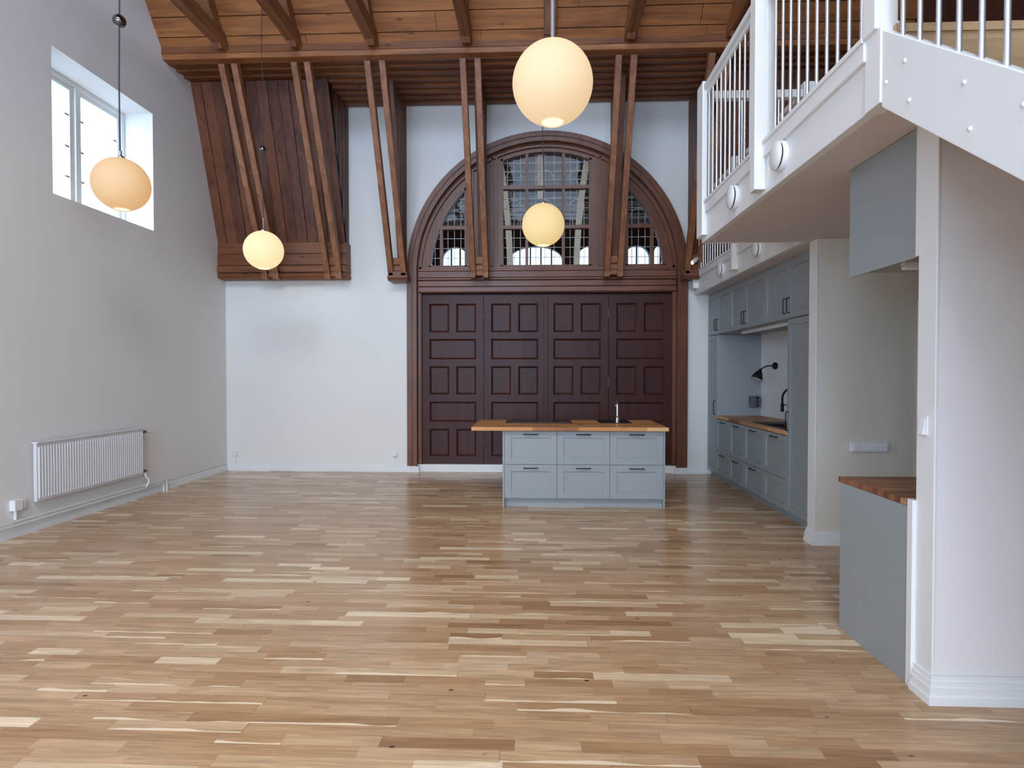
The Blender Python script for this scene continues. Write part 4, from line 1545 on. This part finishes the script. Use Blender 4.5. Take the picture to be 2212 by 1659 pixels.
globe('globe_pendant', 'largest glowing opal globe lamp hanging nearest at top centre', 0.10, 3.50, 3.237, 0.24, srgb(252, 215, 165), 0.74, 0, 6.9, None, seed=1)
globe('globe_pendant', 'opal globe lamp hanging in front of the arched window', 0.085, 6.60, 3.19, 0.24, srgb(255, 222, 150), 0.72, roof_z(6.6) - 0.02, 0.12, None, 0.006, seed=2)
globe('globe_pendant', 'opal globe lamp in front of the dark steep boarded panel', -3.36, 7.05, 3.03, 0.235, srgb(255, 236, 180), 0.85, roof_z(7.05) - 0.01, 0.14, (4.27, 0.042), 0.0055, seed=3)
globe('globe_pendant', 'orange-toned opal globe lamp hanging before the left window', -3.77, 5.15, 3.225, 0.235, srgb(255, 196, 128), 0.62, roof_z(5.15) - 0.02, 0.05, (4.70, 0.055), 0.0065, seed=4)

# ================================================================== HALL BEYOND THE ARCHED WINDOWS
HY = 20.0
hall = struct('wall_hall', (0, 14, 2))
m = MB()
# dark boarded ceiling rising away from the arch
for j in range(30):
    y0 = 9.6 + j * 0.36
    z0 = 8.6 - (y0 - 9.6) * 0.22
    m.obox((-4.7, y0, z0), (9.4, 0, 0), (0, 0.30, -0.066 + 0.03), (0, 0, 0.08))
m.build('hall_ceiling_boards', M['hallwood'], hall)
MB().obox((-4.7, 9.6, 8.75), (9.4, 0, 0), (0, 10.8, -2.38), (0, 0, 0.1)).build('hall_ceiling_deck', M['halldeck'], hall)
m = MB()
m.box(-4.85, -4.7, 9.3, HY, 0, 9).box(4.7, 4.85, 9.3, HY, 0, 9)
# far wall with arched lights
zb, zt = 3.6, 5.85
openings = [(-4.4, -3.55), (-3.2, -2.3), (-0.9, 0.9), (1.4, 2.3), (3.0, 3.85), (4.0, 4.45)]
xx = -4.7
for (a, b) in openings:
    m.box(xx, a, HY - 0.2, HY, 0, 9)
    m.box(a, b, HY - 0.2, HY, 0, zb)
    lo, hi = [], []
    c, rr = (a + b) / 2, (b - a) / 2
    for i in range(13):
        t = math.pi * i / 12
        lo.append((c - rr * math.cos(t), HY - 0.2, zt - min(rr, 0.45) + min(rr, 0.45) * math.sin(t)))
        hi.append((c - rr * math.cos(t), HY - 0.2, 9))
    m.strip(lo, hi, (0, 0.2, 0))
    xx = b
m.box(xx, 4.7, HY - 0.2, HY, 0, 9)
m.build('hall_walls', M['hallwood'], hall)
m = MB()
for (a, b) in openings:
    n = max(1, int((b - a) / 0.45))
    for k in range(1, n + 1):
        x = a + (b - a) * k / (n + 1)
        m.box(x - 0.025, x + 0.025, HY - 0.12, HY - 0.06, zb, zt)
    for z in (4.1, 4.65):
        m.box(a, b, HY - 0.12, HY - 0.06, z - 0.02, z + 0.02)
m.build('hall_window_bars', M['hallpale'], hall)
# pale king post, curved braces and a boarded gallery front
m = MB()
m.box(0.04, 0.17, 13.0, 13.25, 5.4, 8.3)
for s in (-1, 1):
    la, lb = [], []
    for i in range(15):
        t = i / 14
        x = s * (0.72 + 0.45 * t * t) + 0.1
        z = 3.6 + 3.6 * t
        la.append((x, 12.6, z))
        lb.append((x + 0.13, 12.6, z))
    m.strip(la, lb, (0, 0.2, 0))
m.build('hall_truss', M['hallpale'], hall)
m = MB()
for k in range(6):
    m.box(-4.7, 4.7, 17.0, 17.05, 5.75 + k * 0.13, 5.80 + k * 0.13)
m.build('hall_gallery_slats', M['hallpale'], hall)
S('floor_hall', MB().box(-4.85, 4.85, 9.3, HY + 0.1, -0.12, 0), M['hallwood'])
portal('daylight_hall_windows', (0, HY + 0.05, 4.72), (-R90, 0, 0), 9.2, 2.3)

for o in bpy.data.objects:
    if '_w' in o.keys():
        del o['_w']
